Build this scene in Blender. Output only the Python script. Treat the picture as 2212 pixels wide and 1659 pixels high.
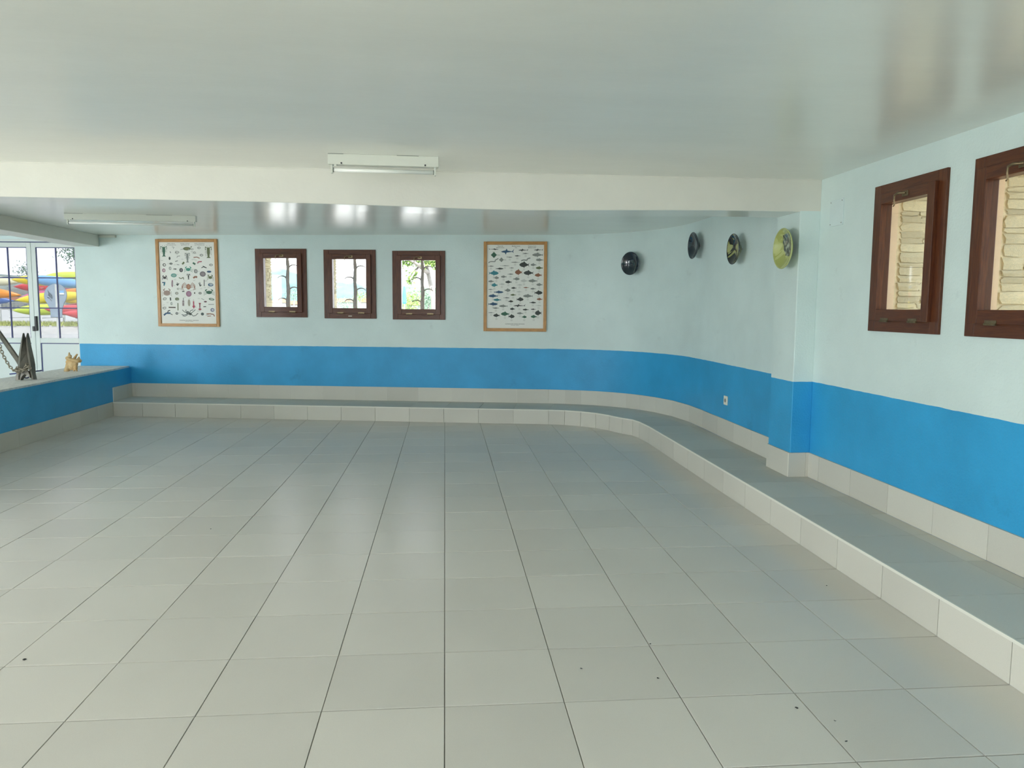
import bpy, bmesh, math, random
import numpy as np
from mathutils import Vector, Matrix
random.seed(7)
sc = bpy.context.scene
COL = sc.collection
for o in list(bpy.data.objects): bpy.data.objects.remove(o)

# ------------------------------------------------------------------ camera, sky, light, exposure
IMG_W, IMG_H, FPX = 2212.0, 1659.0, 1643.25
PITCH, ROLL, YAW, CAM_H = math.radians(5.737863), math.radians(0.393789), 0.0882247, 1.48
def _axes():
    f = np.array([0, math.cos(PITCH), -math.sin(PITCH)]); r = np.array([1, 0, 0.]); u = np.cross(r, f)
    r2 = r*math.cos(ROLL)+u*math.sin(ROLL); u2 = -r*math.sin(ROLL)+u*math.cos(ROLL)
    c, s = math.cos(YAW), math.sin(YAW)
    M = np.array([[c, s, 0], [-s, c, 0], [0, 0, 1]])
    return M@r2, M@u2, M@f
CR, CU, CF = _axes()
cam_d = bpy.data.cameras.new('camera'); cam = bpy.data.objects.new('camera', cam_d); COL.objects.link(cam)
cam_d.sensor_width = 36; cam_d.lens = 36*FPX/IMG_W; cam_d.clip_end = 5000; cam_d.clip_start = 0.05
m4 = Matrix.Identity(4)
for i in range(3):
    m4[i][0] = CR[i]; m4[i][1] = CU[i]; m4[i][2] = -CF[i]
m4[0][3], m4[1][3], m4[2][3] = 0, 0, CAM_H
cam.matrix_world = m4
sc.camera = cam

sc.view_settings.view_transform = 'Standard'
sc.view_settings.look = 'None'
sc.view_settings.gamma = 1.0
sc.view_settings.use_curve_mapping = False
sc.view_settings.exposure = 0.98

w = bpy.data.worlds.new('sky'); sc.world = w; w.use_nodes = True
nt = w.node_tree; bg = nt.nodes['Background']
tc = nt.nodes.new('ShaderNodeTexCoord'); sx = nt.nodes.new('ShaderNodeSeparateXYZ')
cr = nt.nodes.new('ShaderNodeValToRGB')
nt.links.new(tc.outputs['Generated'], sx.inputs[0]); nt.links.new(sx.outputs['Z'], cr.inputs[0])
cr.color_ramp.elements[0].position = 0.0; cr.color_ramp.elements[0].color = (0.92, 0.95, 0.98, 1)
cr.color_ramp.elements[1].position = 1.0; cr.color_ramp.elements[1].color = (0.62, 0.80, 1.0, 1)
nt.links.new(cr.outputs[0], bg.inputs['Color']); bg.inputs['Strength'].default_value = 3.2
sc.cycles.max_bounces = 12; sc.cycles.diffuse_bounces = 8; sc.cycles.glossy_bounces = 5
sc.cycles.transparent_max_bounces = 12; sc.cycles.caustics_reflective = False; sc.cycles.caustics_refractive = False
sc.cycles.sample_clamp_indirect = 6.0

def fill_daylight(loc, direction, sx_, sy_, power, col=(1, 1, 1)):
    """daylight added by an area lamp at an unseen opening, to brighten the room"""
    l = bpy.data.lights.new('fill_daylight', 'AREA'); l.shape = 'RECTANGLE'; l.size = sx_; l.size_y = sy_; l.energy = power; l.color = col
    o = bpy.data.objects.new('fill_daylight', l); COL.objects.link(o)
    o.location = loc; o.rotation_euler = Vector(direction).to_track_quat('-Z', 'Z').to_euler()
fill_daylight((-7.42, 1.5, 1.2), (1, 0, .85), 6.4, 2.2, 195, (1, .98, .95))
fill_daylight((-8.3, 5.62, 1.25), (.25, 1, .25), 1.3, 2.1, 65, (.95, .98, 1))
fill_daylight((-2.6, -4.15, 1.25), (0, 1, 0), 5.6, 2.1, 35, (1, .975, .94))
sun_d = bpy.data.lights.new('sun', 'SUN'); sun_d.energy = 9.0; sun_d.angle = math.radians(1.5); sun_d.color = (1, .95, .84)
sun = bpy.data.objects.new('sun', sun_d); COL.objects.link(sun); sun.rotation_euler = Vector((-.15, .60, -.78)).to_track_quat('-Z', 'Y').to_euler()

# ------------------------------------------------------------------ camera-ray helpers (used to measure, everything has its own depth)
def ray(x, y):
    d = CR*(x-1106)/FPX - CU*(y-829.5)/FPX + CF
    return Vector(d)
CAMP = Vector((0, 0, CAM_H))
def at(x, y, D): return CAMP + ray(x, y)*D
def onz(x, y, z):
    d = ray(x, y); return CAMP + d*((z-CAM_H)/d.z)

# ------------------------------------------------------------------ materials
def newmat(name):
    m = bpy.data.materials.new(name); m.use_nodes = True
    return m, m.node_tree, m.node_tree.nodes['Principled BSDF']
def N(nt, t, **k):
    n = nt.nodes.new(t)
    for a, b in k.items():
        if a in n.inputs: n.inputs[a].default_value = b
        else: setattr(n, a, b)
    return n
def mat(name, col, rough=.5, spec=.5, metal=0, var=0, vscale=4, bump=0, bscale=60, stretch=None, var2=None, rnd=0, coat=0, emis=None):
    m, nt, b = newmat(name)
    b.inputs['Roughness'].default_value = rough
    b.inputs['Specular IOR Level'].default_value = spec
    b.inputs['Metallic'].default_value = metal
    b.inputs['Coat Weight'].default_value = coat
    b.inputs['Coat Roughness'].default_value = .12
    L = nt.links.new
    c4 = (*col, 1)
    b.inputs['Base Color'].default_value = c4
    tc = N(nt, 'ShaderNodeTexCoord'); src = tc.outputs['Object']
    if stretch:
        mp = N(nt, 'ShaderNodeMapping'); mp.inputs['Scale'].default_value = stretch; L(src, mp.inputs[0]); src = mp.outputs[0]
    last = None
    if var:
        n = N(nt, 'ShaderNodeTexNoise', Scale=vscale, Detail=6.0, Roughness=.6); L(src, n.inputs['Vector'])
        r = N(nt, 'ShaderNodeValToRGB')
        lo = var2 if var2 else tuple(max(0, c*(1-var)) for c in col)
        hi = tuple(min(1, c*(1+var)) for c in col) if not var2 else col
        r.color_ramp.elements[0].position = .3; r.color_ramp.elements[0].color = (*lo, 1)
        r.color_ramp.elements[1].position = .7; r.color_ramp.elements[1].color = (*hi, 1)
        L(n.outputs['Fac'], r.inputs[0]); last = r.outputs[0]
    if rnd:
        oi = N(nt, 'ShaderNodeObjectInfo'); mr = N(nt, 'ShaderNodeMapRange'); mr.inputs['To Min'].default_value = 1-rnd; mr.inputs['To Max'].default_value = 1+rnd
        L(oi.outputs['Random'], mr.inputs['Value'])
        hs = N(nt, 'ShaderNodeHueSaturation'); L(mr.outputs[0], hs.inputs['Value'])
        if last: L(last, hs.inputs['Color'])
        else: hs.inputs['Color'].default_value = c4
        last = hs.outputs[0]
    if last: L(last, b.inputs['Base Color'])
    if bump:
        n2 = N(nt, 'ShaderNodeTexNoise', Scale=bscale, Detail=4.0); L(src, n2.inputs['Vector'])
        bp = N(nt, 'ShaderNodeBump', Distance=.01); bp.inputs['Strength'].default_value = bump
        L(n2.outputs['Fac'], bp.inputs['Height']); L(bp.outputs[0], b.inputs['Normal'])
    return m

def wall_paint(name, light, blue, line=.93):
    """pale paint above a blue dado; both are what the wall is painted with"""
    m, nt, b = newmat(name); L = nt.links.new
    g = N(nt, 'ShaderNodeNewGeometry'); s = N(nt, 'ShaderNodeSeparateXYZ'); L(g.outputs['Position'], s.inputs[0])
    n = N(nt, 'ShaderNodeTexNoise', Scale=9.0, Detail=3.0); L(g.outputs['Position'], n.inputs['Vector'])
    ma = N(nt, 'ShaderNodeMath', operation='MULTIPLY_ADD'); ma.inputs[1].default_value = .008; L(n.outputs['Fac'], ma.inputs[0]); L(s.outputs['Z'], ma.inputs[2])
    gt = N(nt, 'ShaderNodeMath', operation='GREATER_THAN'); gt.inputs[1].default_value = line+.004; L(ma.outputs[0], gt.inputs[0])
    def blot(c, sc_, a):
        nn = N(nt, 'ShaderNodeTexNoise', Scale=sc_, Detail=5.0, Roughness=.55); L(g.outputs['Position'], nn.inputs['Vector'])
        r = N(nt, 'ShaderNodeValToRGB'); r.color_ramp.elements[0].position = .3; r.color_ramp.elements[1].position = .7
        r.color_ramp.elements[0].color = (*[x*(1-a) for x in c], 1); r.color_ramp.elements[1].color = (*[min(1, x*(1+a)) for x in c], 1)
        L(nn.outputs['Fac'], r.inputs[0]); return r.outputs[0]
    mx = N(nt, 'ShaderNodeMix', data_type='RGBA'); L(gt.outputs[0], mx.inputs[0]); L(blot(blue, 2.2, .09), mx.inputs[6]); L(blot(light, 1.6, .06), mx.inputs[7])
    sc1 = N(nt, 'ShaderNodeTexNoise', Scale=3.5, Detail=9.0, Roughness=.7); L(g.outputs['Position'], sc1.inputs['Vector'])
    r3 = N(nt, 'ShaderNodeValToRGB'); r3.color_ramp.elements[0].position = .62; r3.color_ramp.elements[0].color = (1, 1, 1, 1); r3.color_ramp.elements[1].position = .78; r3.color_ramp.elements[1].color = (.80, .80, .80, 1); L(sc1.outputs['Fac'], r3.inputs[0])
    mu = N(nt, 'ShaderNodeMix', data_type='RGBA', blend_type='MULTIPLY'); mu.inputs[0].default_value = 1; L(mx.outputs[2], mu.inputs[6]); L(r3.outputs[0], mu.inputs[7])
    L(mu.outputs[2], b.inputs['Base Color']); b.inputs['Roughness'].default_value = .42; b.inputs['Specular IOR Level'].default_value = .35
    n2 = N(nt, 'ShaderNodeTexNoise', Scale=70.0, Detail=3.0); L(g.outputs['Position'], n2.inputs['Vector'])
    bp = N(nt, 'ShaderNodeBump', Distance=.01); bp.inputs['Strength'].default_value = .22; L(n2.outputs['Fac'], bp.inputs['Height']); L(bp.outputs[0], b.inputs['Normal'])
    return m

def glossy_paint(name, col, rough):
    m, nt, b = newmat(name); L = nt.links.new
    g = N(nt, 'ShaderNodeNewGeometry')
    mp = N(nt, 'ShaderNodeMapping'); mp.inputs['Scale'].default_value = (.6, 1.6, 1); L(g.outputs['Position'], mp.inputs[0])
    n = N(nt, 'ShaderNodeTexNoise', Scale=1.6, Detail=5.0, Roughness=.6); L(mp.outputs[0], n.inputs['Vector'])
    r = N(nt, 'ShaderNodeValToRGB'); r.color_ramp.elements[0].position = .3; r.color_ramp.elements[1].position = .7
    r.color_ramp.elements[0].color = (*[x*.96 for x in col], 1); r.color_ramp.elements[1].color = (*[min(1, x*1.03) for x in col], 1)
    L(n.outputs['Fac'], r.inputs[0]); L(r.outputs[0], b.inputs['Base Color'])
    b.inputs['Roughness'].default_value = rough; b.inputs['Specular IOR Level'].default_value = .8; b.inputs['Coat Weight'].default_value = .6; b.inputs['Coat Roughness'].default_value = .38
    n2 = N(nt, 'ShaderNodeTexNoise', Scale=9.0, Detail=8.0, Roughness=.7); L(mp.outputs[0], n2.inputs['Vector'])
    bp = N(nt, 'ShaderNodeBump', Distance=.01); bp.inputs['Strength'].default_value = .08; L(n2.outputs['Fac'], bp.inputs['Height']); L(bp.outputs[0], b.inputs['Normal'])
    return m

def tile_mat(name, col, rough, spec=.55, rv=.04):
    m, nt, b = newmat(name); L = nt.links.new
    g = N(nt, 'ShaderNodeNewGeometry'); oi = N(nt, 'ShaderNodeObjectInfo')
    n = N(nt, 'ShaderNodeTexNoise', Scale=1.5, Detail=2.0, Roughness=.5); L(g.outputs['Position'], n.inputs['Vector'])
    r = N(nt, 'ShaderNodeValToRGB'); r.color_ramp.elements[0].position = .32; r.color_ramp.elements[1].position = .68
    r.color_ramp.elements[0].color = (*[x*.97 for x in col], 1); r.color_ramp.elements[1].color = (*[x*1.02 for x in col], 1)
    L(n.outputs['Fac'], r.inputs[0])
    mr = N(nt, 'ShaderNodeMapRange'); mr.inputs['To Min'].default_value = 1-rv; mr.inputs['To Max'].default_value = 1+rv; L(oi.outputs['Random'], mr.inputs['Value'])
    sp = N(nt, 'ShaderNodeTexNoise', Scale=260.0, Detail=1.0); L(g.outputs['Position'], sp.inputs['Vector'])
    mr2 = N(nt, 'ShaderNodeMapRange'); mr2.inputs['To Min'].default_value = .95; mr2.inputs['To Max'].default_value = 1.05; L(sp.outputs['Fac'], mr2.inputs['Value'])
    mm = N(nt, 'ShaderNodeMath', operation='MULTIPLY'); L(mr.outputs[0], mm.inputs[0]); L(mr2.outputs[0], mm.inputs[1])
    hs = N(nt, 'ShaderNodeHueSaturation'); L(mm.outputs[0], hs.inputs['Value']); L(r.outputs[0], hs.inputs['Color']); L(hs.outputs[0], b.inputs['Base Color'])
    b.inputs['Specular IOR Level'].default_value = spec
    # roughness drifts with wear
    n3 = N(nt, 'ShaderNodeTexNoise', Scale=3.0, Detail=4.0); L(g.outputs['Position'], n3.inputs['Vector'])
    mr3 = N(nt, 'ShaderNodeMapRange'); mr3.inputs['From Min'].default_value = .35; mr3.inputs['From Max'].default_value = .65
    mr3.inputs['To Min'].default_value = rough-.015; mr3.inputs['To Max'].default_value = rough+.015; L(n3.outputs['Fac'], mr3.inputs['Value']); L(mr3.outputs[0], b.inputs['Roughness'])
    mp = N(nt, 'ShaderNodeMapping'); mp.inputs['Scale'].default_value = (1, 3.0, 1); L(g.outputs['Position'], mp.inputs[0])
    n2 = N(nt, 'ShaderNodeTexNoise', Scale=14.0, Detail=3.0); L(mp.outputs[0], n2.inputs['Vector'])
    bp = N(nt, 'ShaderNodeBump', Distance=.004); bp.inputs['Strength'].default_value = .07; L(n2.outputs['Fac'], bp.inputs['Height']); L(bp.outputs[0], b.inputs['Normal'])
    return m

def glass_mat(name, tint):
    m, nt, b = newmat(name); L = nt.links.new
    nt.nodes.remove(b)
    tr = N(nt, 'ShaderNodeBsdfTransparent'); tr.inputs['Color'].default_value = (*tint, 1)
    gl = N(nt, 'ShaderNodeBsdfGlossy'); gl.inputs['Roughness'].default_value = .02
    fr = N(nt, 'ShaderNodeFresnel', IOR=1.45); mx = N(nt, 'ShaderNodeMixShader')
    g = N(nt, 'ShaderNodeNewGeometry'); iv = N(nt, 'ShaderNodeMath', operation='SUBTRACT'); iv.inputs[0].default_value = 1; L(g.outputs['Backfacing'], iv.inputs[1])
    ml = N(nt, 'ShaderNodeMath', operation='MULTIPLY'); L(iv.outputs[0], ml.inputs[0]); L(fr.outputs[0], ml.inputs[1])
    mc = N(nt, 'ShaderNodeMix', data_type='RGBA'); L(g.outputs['Backfacing'], mc.inputs[0]); mc.inputs[6].default_value = (*tint, 1); mc.inputs[7].default_value = (1, 1, 1, 1); L(mc.outputs[2], tr.inputs['Color'])
    L(ml.outputs[0], mx.inputs[0]); L(tr.outputs[0], mx.inputs[1]); L(gl.outputs[0], mx.inputs[2])
    L(mx.outputs[0], nt.nodes['Material Output'].inputs[0]); return m

M = {}
M['wall'] = wall_paint('painted_wall', (.625, .745, .735), (.035, .34, .65))
M['plaster'] = mat('pale_plaster', (.63, .745, .755), .5, var=.04, vscale=2, bump=.2, bscale=70)
M['out_wall'] = mat('outside_plaster', (.78, .62, .45), .8, var=.06, vscale=3)
M['ceiling'] = glossy_paint('ceiling_gloss_paint', (.745, .755, .70), .21)
M['beam'] = mat('beam_paint', (.68, .68, .62), .38, var=.04, vscale=2, bump=.12, bscale=30)
M['tile'] = tile_mat('grey_floor_tile', (.62, .597, .553), .30, .38)
M['btile'] = tile_mat('grey_bench_tile', (.58, .57, .51), .5, .25, .06)
M['grout'] = mat('grout', (.22, .215, .19), .9, var=.15, vscale=20)
M['grout_light'] = mat('pale_grout', (.72, .72, .65), .8)
M['wood'] = mat('varnished_mahogany', (.125, .038, .011), .38, spec=.35, var=.5, vscale=3, stretch=(30, 30, 2.5), var2=(.05, .011, .005), bump=.06, bscale=8, coat=.12)
M['wood_h'] = mat('varnished_mahogany_rail', (.125, .038, .011), .38, spec=.35, var=.5, vscale=3, stretch=(2.5, 2.5, 30), var2=(.05, .011, .005), bump=.06, bscale=8, coat=.12)
M['oak'] = mat('oak_frame', (.45, .22, .055), .4, var=.25, vscale=4, stretch=(20, 20, 3))
M['oak_h'] = mat('oak_frame_rail', (.45, .22, .055), .4, var=.25, vscale=4, stretch=(3, 3, 20))
M['paper'] = mat('poster_paper', (.78, .79, .74), .55, var=.03, vscale=3)
M['glass'] = glass_mat('clear_glass', (.96, .96, .96)); M['glass_side'] = glass_mat('side_window_glass', (.68, .68, .64)); M['glass_door'] = glass_mat('tinted_door_glass', (.20, .205, .215))
M['iron'] = mat('wrought_iron', (.42, .43, .45), .6, metal=.0, var=.2, vscale=30, bump=.2, bscale=90)
M['brass'] = mat('old_brass', (.22, .17, .10), .4, metal=.9, var=.3, vscale=40)
M['alu'] = mat('white_aluminium', (.66, .71, .69), .35)
M['alu_panel'] = mat('white_door_panel', (.64, .70, .69), .4, var=.02, vscale=3)
M['navy'] = mat('navy_gasket', (.035, .045, .16), .5)
M['black'] = mat('black_plastic', (.015, .016, .018), .35)
M['white_metal'] = mat('white_enamel', (.64, .665, .60), .35, var=.02, vscale=5)
M['tube'] = mat('fluorescent_tube', (.82, .84, .80), .15)
M['cap'] = mat('lamp_socket', (.20, .22, .20), .5)
M['stone'] = mat('schist_stone', (.64, .56, .38), .9, var=.25, vscale=9, bump=.5, bscale=30, rnd=.14, var2=(.46, .46, .34))
M['mortar'] = mat('lime_mortar', (.64, .58, .42), .95, var=.1, vscale=30, bump=.3, bscale=60)
M['galv'] = mat('galvanised_steel', (.16, .15, .125), .5, metal=.35, var=.25, vscale=9, bump=.15, bscale=60)
M['chain'] = mat('rusty_chain', (.28, .25, .19), .5, metal=.6, var=.35, vscale=50)
M['bone'] = mat('old_bone', (.50, .30, .11), .75, var=.3, vscale=14, bump=.6, bscale=35, var2=(.62, .48, .27))
M['ledge'] = mat('rough_ledge_stone', (.84, .83, .80), .7, var=.2, vscale=28, bump=.9, bscale=30, var2=(.60, .60, .58))
M['ivory'] = mat('ivory_plastic', (.80, .78, .66), .35)
M['ground'] = mat('pale_gravel', (.40, .385, .36), .95, var=.15, vscale=.7)
M['tin'] = mat('grey_sign_back', (.23, .28, .33), .5, metal=.2, var=.08, vscale=3)
M['post'] = mat('pale_post', (.46, .47, .44), .6)

# ------------------------------------------------------------------ object helpers
def link(name, me, m=None, parent=None):
    o = bpy.data.objects.new(name, me); COL.objects.link(o)
    if m is not None:
        for x in (m if isinstance(m, (list, tuple)) else [m]): me.materials.append(x)
    if parent is not None: o.parent = parent
    return o
def tag(o, label=None, cat=None, group=None, kind=None):
    if label: o['label'] = label
    if cat: o['category'] = cat
    if group: o['group'] = group
    if kind: o['kind'] = kind
    return o
def empty(name, loc=(0, 0, 0), rz=0):
    o = bpy.data.objects.new(name, None); COL.objects.link(o); o.empty_display_size = .1
    o.location = loc; o.rotation_euler = (0, 0, rz); return o
def bmobj(name, bm, m, parent=None, smooth=False, bevel=0):
    bmesh.ops.recalc_face_normals(bm, faces=bm.faces)
    me = bpy.data.meshes.new(name); bm.to_mesh(me); bm.free()
    if smooth:
        for p in me.polygons: p.use_smooth = True
    o = link(name, me, m, parent)
    if bevel:
        md = o.modifiers.new('edge', 'BEVEL'); md.width = bevel; md.segments = 2; md.limit_method = 'ANGLE'
    return o
def add_box(bm, x0, x1, y0, y1, z0, z1):
    v = [bm.verts.new(p) for p in ((x0,y0,z0),(x1,y0,z0),(x1,y1,z0),(x0,y1,z0),(x0,y0,z1),(x1,y0,z1),(x1,y1,z1),(x0,y1,z1))]
    for f in ((0,3,2,1),(4,5,6,7),(0,1,5,4),(1,2,6,5),(2,3,7,6),(3,0,4,7)): bm.faces.new([v[i] for i in f])
def box(name, x0, x1, y0, y1, z0, z1, m, parent=None, bevel=0):
    bm = bmesh.new(); add_box(bm, x0, x1, y0, y1, z0, z1); return bmobj(name, bm, m, parent, bevel=bevel)
def add_prism(bm, poly, z0, z1):
    a = [bm.verts.new((p[0], p[1], z0)) for p in poly]; b = [bm.verts.new((p[0], p[1], z1)) for p in poly]
    bm.faces.new(a[::-1]); bm.faces.new(b); n = len(poly)
    for i in range(n): bm.faces.new((a[i], a[(i+1) % n], b[(i+1) % n], b[i]))
def add_tube(bm, pts, r, seg=8, cap=True):
    pts = [Vector(p) for p in pts]; n = len(pts); rs = r if isinstance(r, (list, tuple)) else [r]*n
    t0 = (pts[1]-pts[0]).normalized(); up = Vector((0, 0, 1)) if abs(t0.z) < .9 else Vector((1, 0, 0)); nrm = t0.cross(up).normalized()
    rings = []
    for i, p in enumerate(pts):
        t = ((pts[min(i+1, n-1)]-pts[max(i-1, 0)])).normalized()
        nrm = (nrm - t*nrm.dot(t)).normalized(); bn = t.cross(nrm)
        rings.append([bm.verts.new(p+(nrm*math.cos(2*math.pi*k/seg)+bn*math.sin(2*math.pi*k/seg))*rs[i]) for k in range(seg)])
    for a, b in zip(rings, rings[1:]):
        for k in range(seg): bm.faces.new((a[k], a[(k+1) % seg], b[(k+1) % seg], b[k]))
    if cap: bm.faces.new(rings[0][::-1]); bm.faces.new(rings[-1])
def add_plate(bm, pts, nrm, t):
    """thick plate from a 3D outline"""
    nrm = Vector(nrm).normalized()*t/2
    a = [bm.verts.new(Vector(p)-nrm) for p in pts]; b = [bm.verts.new(Vector(p)+nrm) for p in pts]
    bm.faces.new(a[::-1]); bm.faces.new(b); n = len(pts)
    for i in range(n): bm.faces.new((a[i], a[(i+1) % n], b[(i+1) % n], b[i]))
def copy_tree(o, parent=None):
    c = o.copy(); COL.objects.link(c); c.parent = parent
    for ch in list(o.children): copy_tree(ch, c)
    return c

# wall with holes. A->B inside face seen with the room on its right-hand normal n
def wall_mesh(name, A, B, z0, z1, holes, thick, m, outward, mats=None):
    A = Vector((*A, 0)); B = Vector((*B, 0)); L = (B-A).length; d = (B-A)/L; n = Vector((*outward, 0)).normalized()
    us = sorted(set([0, L]+[h[0] for h in holes]+[h[1] for h in holes])); zs = sorted(set([z0, z1]+[h[2] for h in holes]+[h[3] for h in holes]))
    def solid(i, j):
        if i < 0 or j < 0 or i >= len(us)-1 or j >= len(zs)-1: return False
        u = (us[i]+us[i+1])/2; z = (zs[j]+zs[j+1])/2
        return not any(h[0] < u < h[1] and h[2] < z < h[3] for h in holes)
    bm = bmesh.new(); V = {}
    def v(i, j, k):
        if (i, j, k) not in V: V[i, j, k] = bm.verts.new(A+d*us[i]+n*(thick*k)+Vector((0, 0, zs[j])))
        return V[i, j, k]
    for i in range(len(us)-1):
        for j in range(len(zs)-1):
            if not solid(i, j): continue
            bm.faces.new((v(i,j,0), v(i+1,j,0), v(i+1,j+1,0), v(i,j+1,0))); f = bm.faces.new((v(i,j,1), v(i,j+1,1), v(i+1,j+1,1), v(i+1,j,1))); f.material_index = 1 if mats else 0
            for di, dj, q in ((-1,0,((i,j),(i,j+1))),(1,0,((i+1,j),(i+1,j+1))),(0,-1,((i,j),(i+1,j))),(0,1,((i,j+1),(i+1,j+1)))):
                if not solid(i+di, j+dj):
                    (a, b), (c, e) = q; f = bm.faces.new((v(a,b,0), v(c,e,0), v(c,e,1), v(a,b,1))); f.material_index = 1 if mats else 0
    return bmobj(name, bm, mats or m)

# ------------------------------------------------------------------ main dimensions (metres), x along the tile rows, y along the tile columns
ZC = 2.445; ZB = .19; ZS = .38; T = .45; TX0, TY0 = -.004, 2.708
XR = 2.81; XF = 2.235
bd = Vector((.9857, -.1686)); bn = Vector((.1686, .9857))     # back wall direction and outward normal
BW0 = Vector((-5.16, 11.282)); BW1 = Vector((1.40, 10.160))
def bwp(u, z=0, off=0):
    p = BW0+bd*u+bn*off; return Vector((p.x, p.y, z))
def bu(x): return (x-BW0.x)/bd.x
wall_curve = [(1.40,10.160),(1.70,10.075),(2.0,9.94),(2.27,9.73),(2.50,9.45),(2.66,9.12),(2.76,8.76),(2.80,8.35),(2.80,7.7),(2.795,6.9),(2.79,5.98)]

# ------------------------------------------------------------------ floor
fl = box('floor', -9.3, 3.0, -4.3, 12.6, -.20, -.005, M['grout']); tag(fl, kind='structure', label='grey tiled floor with dark joints')
g_ = .0019
bm = bmesh.new(); add_box(bm, g_, T-g_, g_+.0012, T-g_-.0012, -.014, 0); bmesh.ops.bevel(bm, geom=[e for e in bm.edges if all(v.co.z > -.001 for v in e.verts)], offset=.0008, segments=1, affect='EDGES')
tile0 = bmobj('tile', bm, M['tile'], fl); tile_me = tile0.data
def project(p):
    v = np.array(p)-np.array((0, 0, CAM_H)); d = v@CF
    if d < .1: return None
    return 1106+FPX*(v@CR)/d, 829.5-FPX*(v@CU)/d
first = True; rest = bmesh.new(); seen = 0
for i in range(-20, 5):
    for j in range(-15, 21):
        x, y = TX0+i*T, TY0+j*T
        vis = False
        for a in (0, 1):
            for b in (0, 1):
                q = project((x+a*T, y+b*T, 0))
                if q and -5 < q[0] < 2217 and 0 < q[1] < 1665: vis = True
        back = 11.28-.171*(x+5.16)-.62
        if x < -4.6 or x > 2.2 or y > back or (x > 1.7 and y > 9.4): vis = False
        if x < -9.2 or x > 2.3 or y < -4.3 or y > 12.2: continue
        if vis and seen < 300:
            seen += 1
            if first: o = tile0; first = False
            else: o = bpy.data.objects.new('tile', tile_me); COL.objects.link(o); o.parent = fl
            o.location = (x, y, random.uniform(-.0004, .0004)); o.rotation_euler = (random.gauss(0, .0006), random.gauss(0, .0006), 0)
        else: add_box(rest, x+g_, x+T-g_, y+g_, y+T-g_, -.014, 0)
o = bmobj('tile', rest, M['tile'], fl); o['kind'] = 'stuff'

# ------------------------------------------------------------------ walls
# back wall: three windows. glass opening .47 x .68 in a .72 x .93 frame
WB = [(-2.2375, 1.325, 2.258), (-1.288, 1.315, 2.246), (-.350, 1.308, 2.232)]      # centre x, bottom, top of the frame
holes_in = []
for cx_, zb, zt in WB: u = bu(cx_); holes_in.append((u-.31, u+.31, zb+.05, zt-.05))
L_b = (BW1-BW0).length
wb = wall_mesh('wall_back', BW0, BW1, 0, ZC+.3, holes_in, .12, M['wall'], bn, mats=[M['wall'], M['out_wall']]); tag(wb, kind='structure')
holes_out = []
for cx_, zb, zt in WB: u = bu(cx_); holes_out.append((u-.38, u+.38, zb-.02, zt+.06))
A2 = BW0+bn*.121; B2 = BW1+bn*.121
ws = wall_mesh('outer_wall', A2, B2, -.2, ZC+.3, holes_out, .45, M['mortar'], bn); ws.parent = wb
# corner wall (curved) and recess wall
bm = bmesh.new(); vin = []; vout = []
for k, p in enumerate(wall_curve):
    q0 = Vector(wall_curve[max(k-1, 0)]); q1 = Vector(wall_curve[min(k+1, len(wall_curve)-1)]); t = (q1-q0).normalized(); n = Vector((-t.y, t.x)); vin.append(Vector(p)); vout.append(Vector(p)+n*.3)
def smooth_path(P, n=6):
    out = []
    for i in range(len(P)-1):
        p0 = Vector(P[max(i-1, 0)]); p1 = Vector(P[i]); p2 = Vector(P[i+1]); p3 = Vector(P[min(i+2, len(P)-1)])
        for k in range(n):
            t = k/n; out.append(.5*((2*p1)+(p2-p0)*t+(2*p0-5*p1+4*p2-p3)*t*t+(3*p1-p0-3*p2+p3)*t**3))
    out.append(Vector(P[-1])); return out
pin = smooth_path([tuple(p) for p in vin]); pout = smooth_path([tuple(p) for p in vout])
VV = [[bm.verts.new((p.x, p.y, z)) for z in (0, ZC+.3)] for p in pin]; VO = [[bm.verts.new((p.x, p.y, z)) for z in (0, ZC+.3)] for p in pout]
for R_ in (VV, VO):
    for a, b in zip(R_, R_[1:]): bm.faces.new((a[0], b[0], b[1], a[1]))
for (a, b), (c, d) in zip(zip(VV, VV[1:]), zip(VO, VO[1:])): bm.faces.new((a[1], b[1], d[1], c[1])); bm.faces.new((a[0], c[0], d[0], b[0]))
bm.faces.new((VV[0][0], VV[0][1], VO[0][1], VO[0][0])); bm.faces.new((VV[-1][0], VO[-1][0], VO[-1][1], VV[-1][1]))
wc = bmobj('wall_corner', bm, M['wall'], smooth=True); tag(wc, kind='structure')
md = wc.modifiers.new('s', 'EDGE_SPLIT'); md.split_angle = math.radians(40)
# right wall with windows
WR = [(4.47, 1.343, 2.275), (3.525, 1.343, 2.276), (2.58, 1.343, 2.276)]            # centre y
A = Vector((XR, 5.98)); B = Vector((XR, -4.2))
hin = [(A.y-c-.31, A.y-c+.31, zb+.05, zt-.05) for c, zb, zt in WR]
wr = wall_mesh('wall_right', A, B, 0, ZC+.3, hin, .12, M['wall'], (1, 0), mats=[M['wall'], M['out_wall']]); tag(wr, kind='structure')
hout = [(A.y-c-.36, A.y-c+.36, zb-.02, zt+.05) for c, zb, zt in WR]
o = wall_mesh('outer_wall', A+Vector((.121, 0)), B+Vector((.121, 0)), -.2, ZC+.3, hout, .45, M['mortar'], (1, 0)); o.parent = wr
# pillar under the beam
pil = box('wall_pillar', 2.652, 2.812, 5.585, 5.98, 0, 2.22, M['wall'], bevel=.006); tag(pil, kind='structure')
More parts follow.
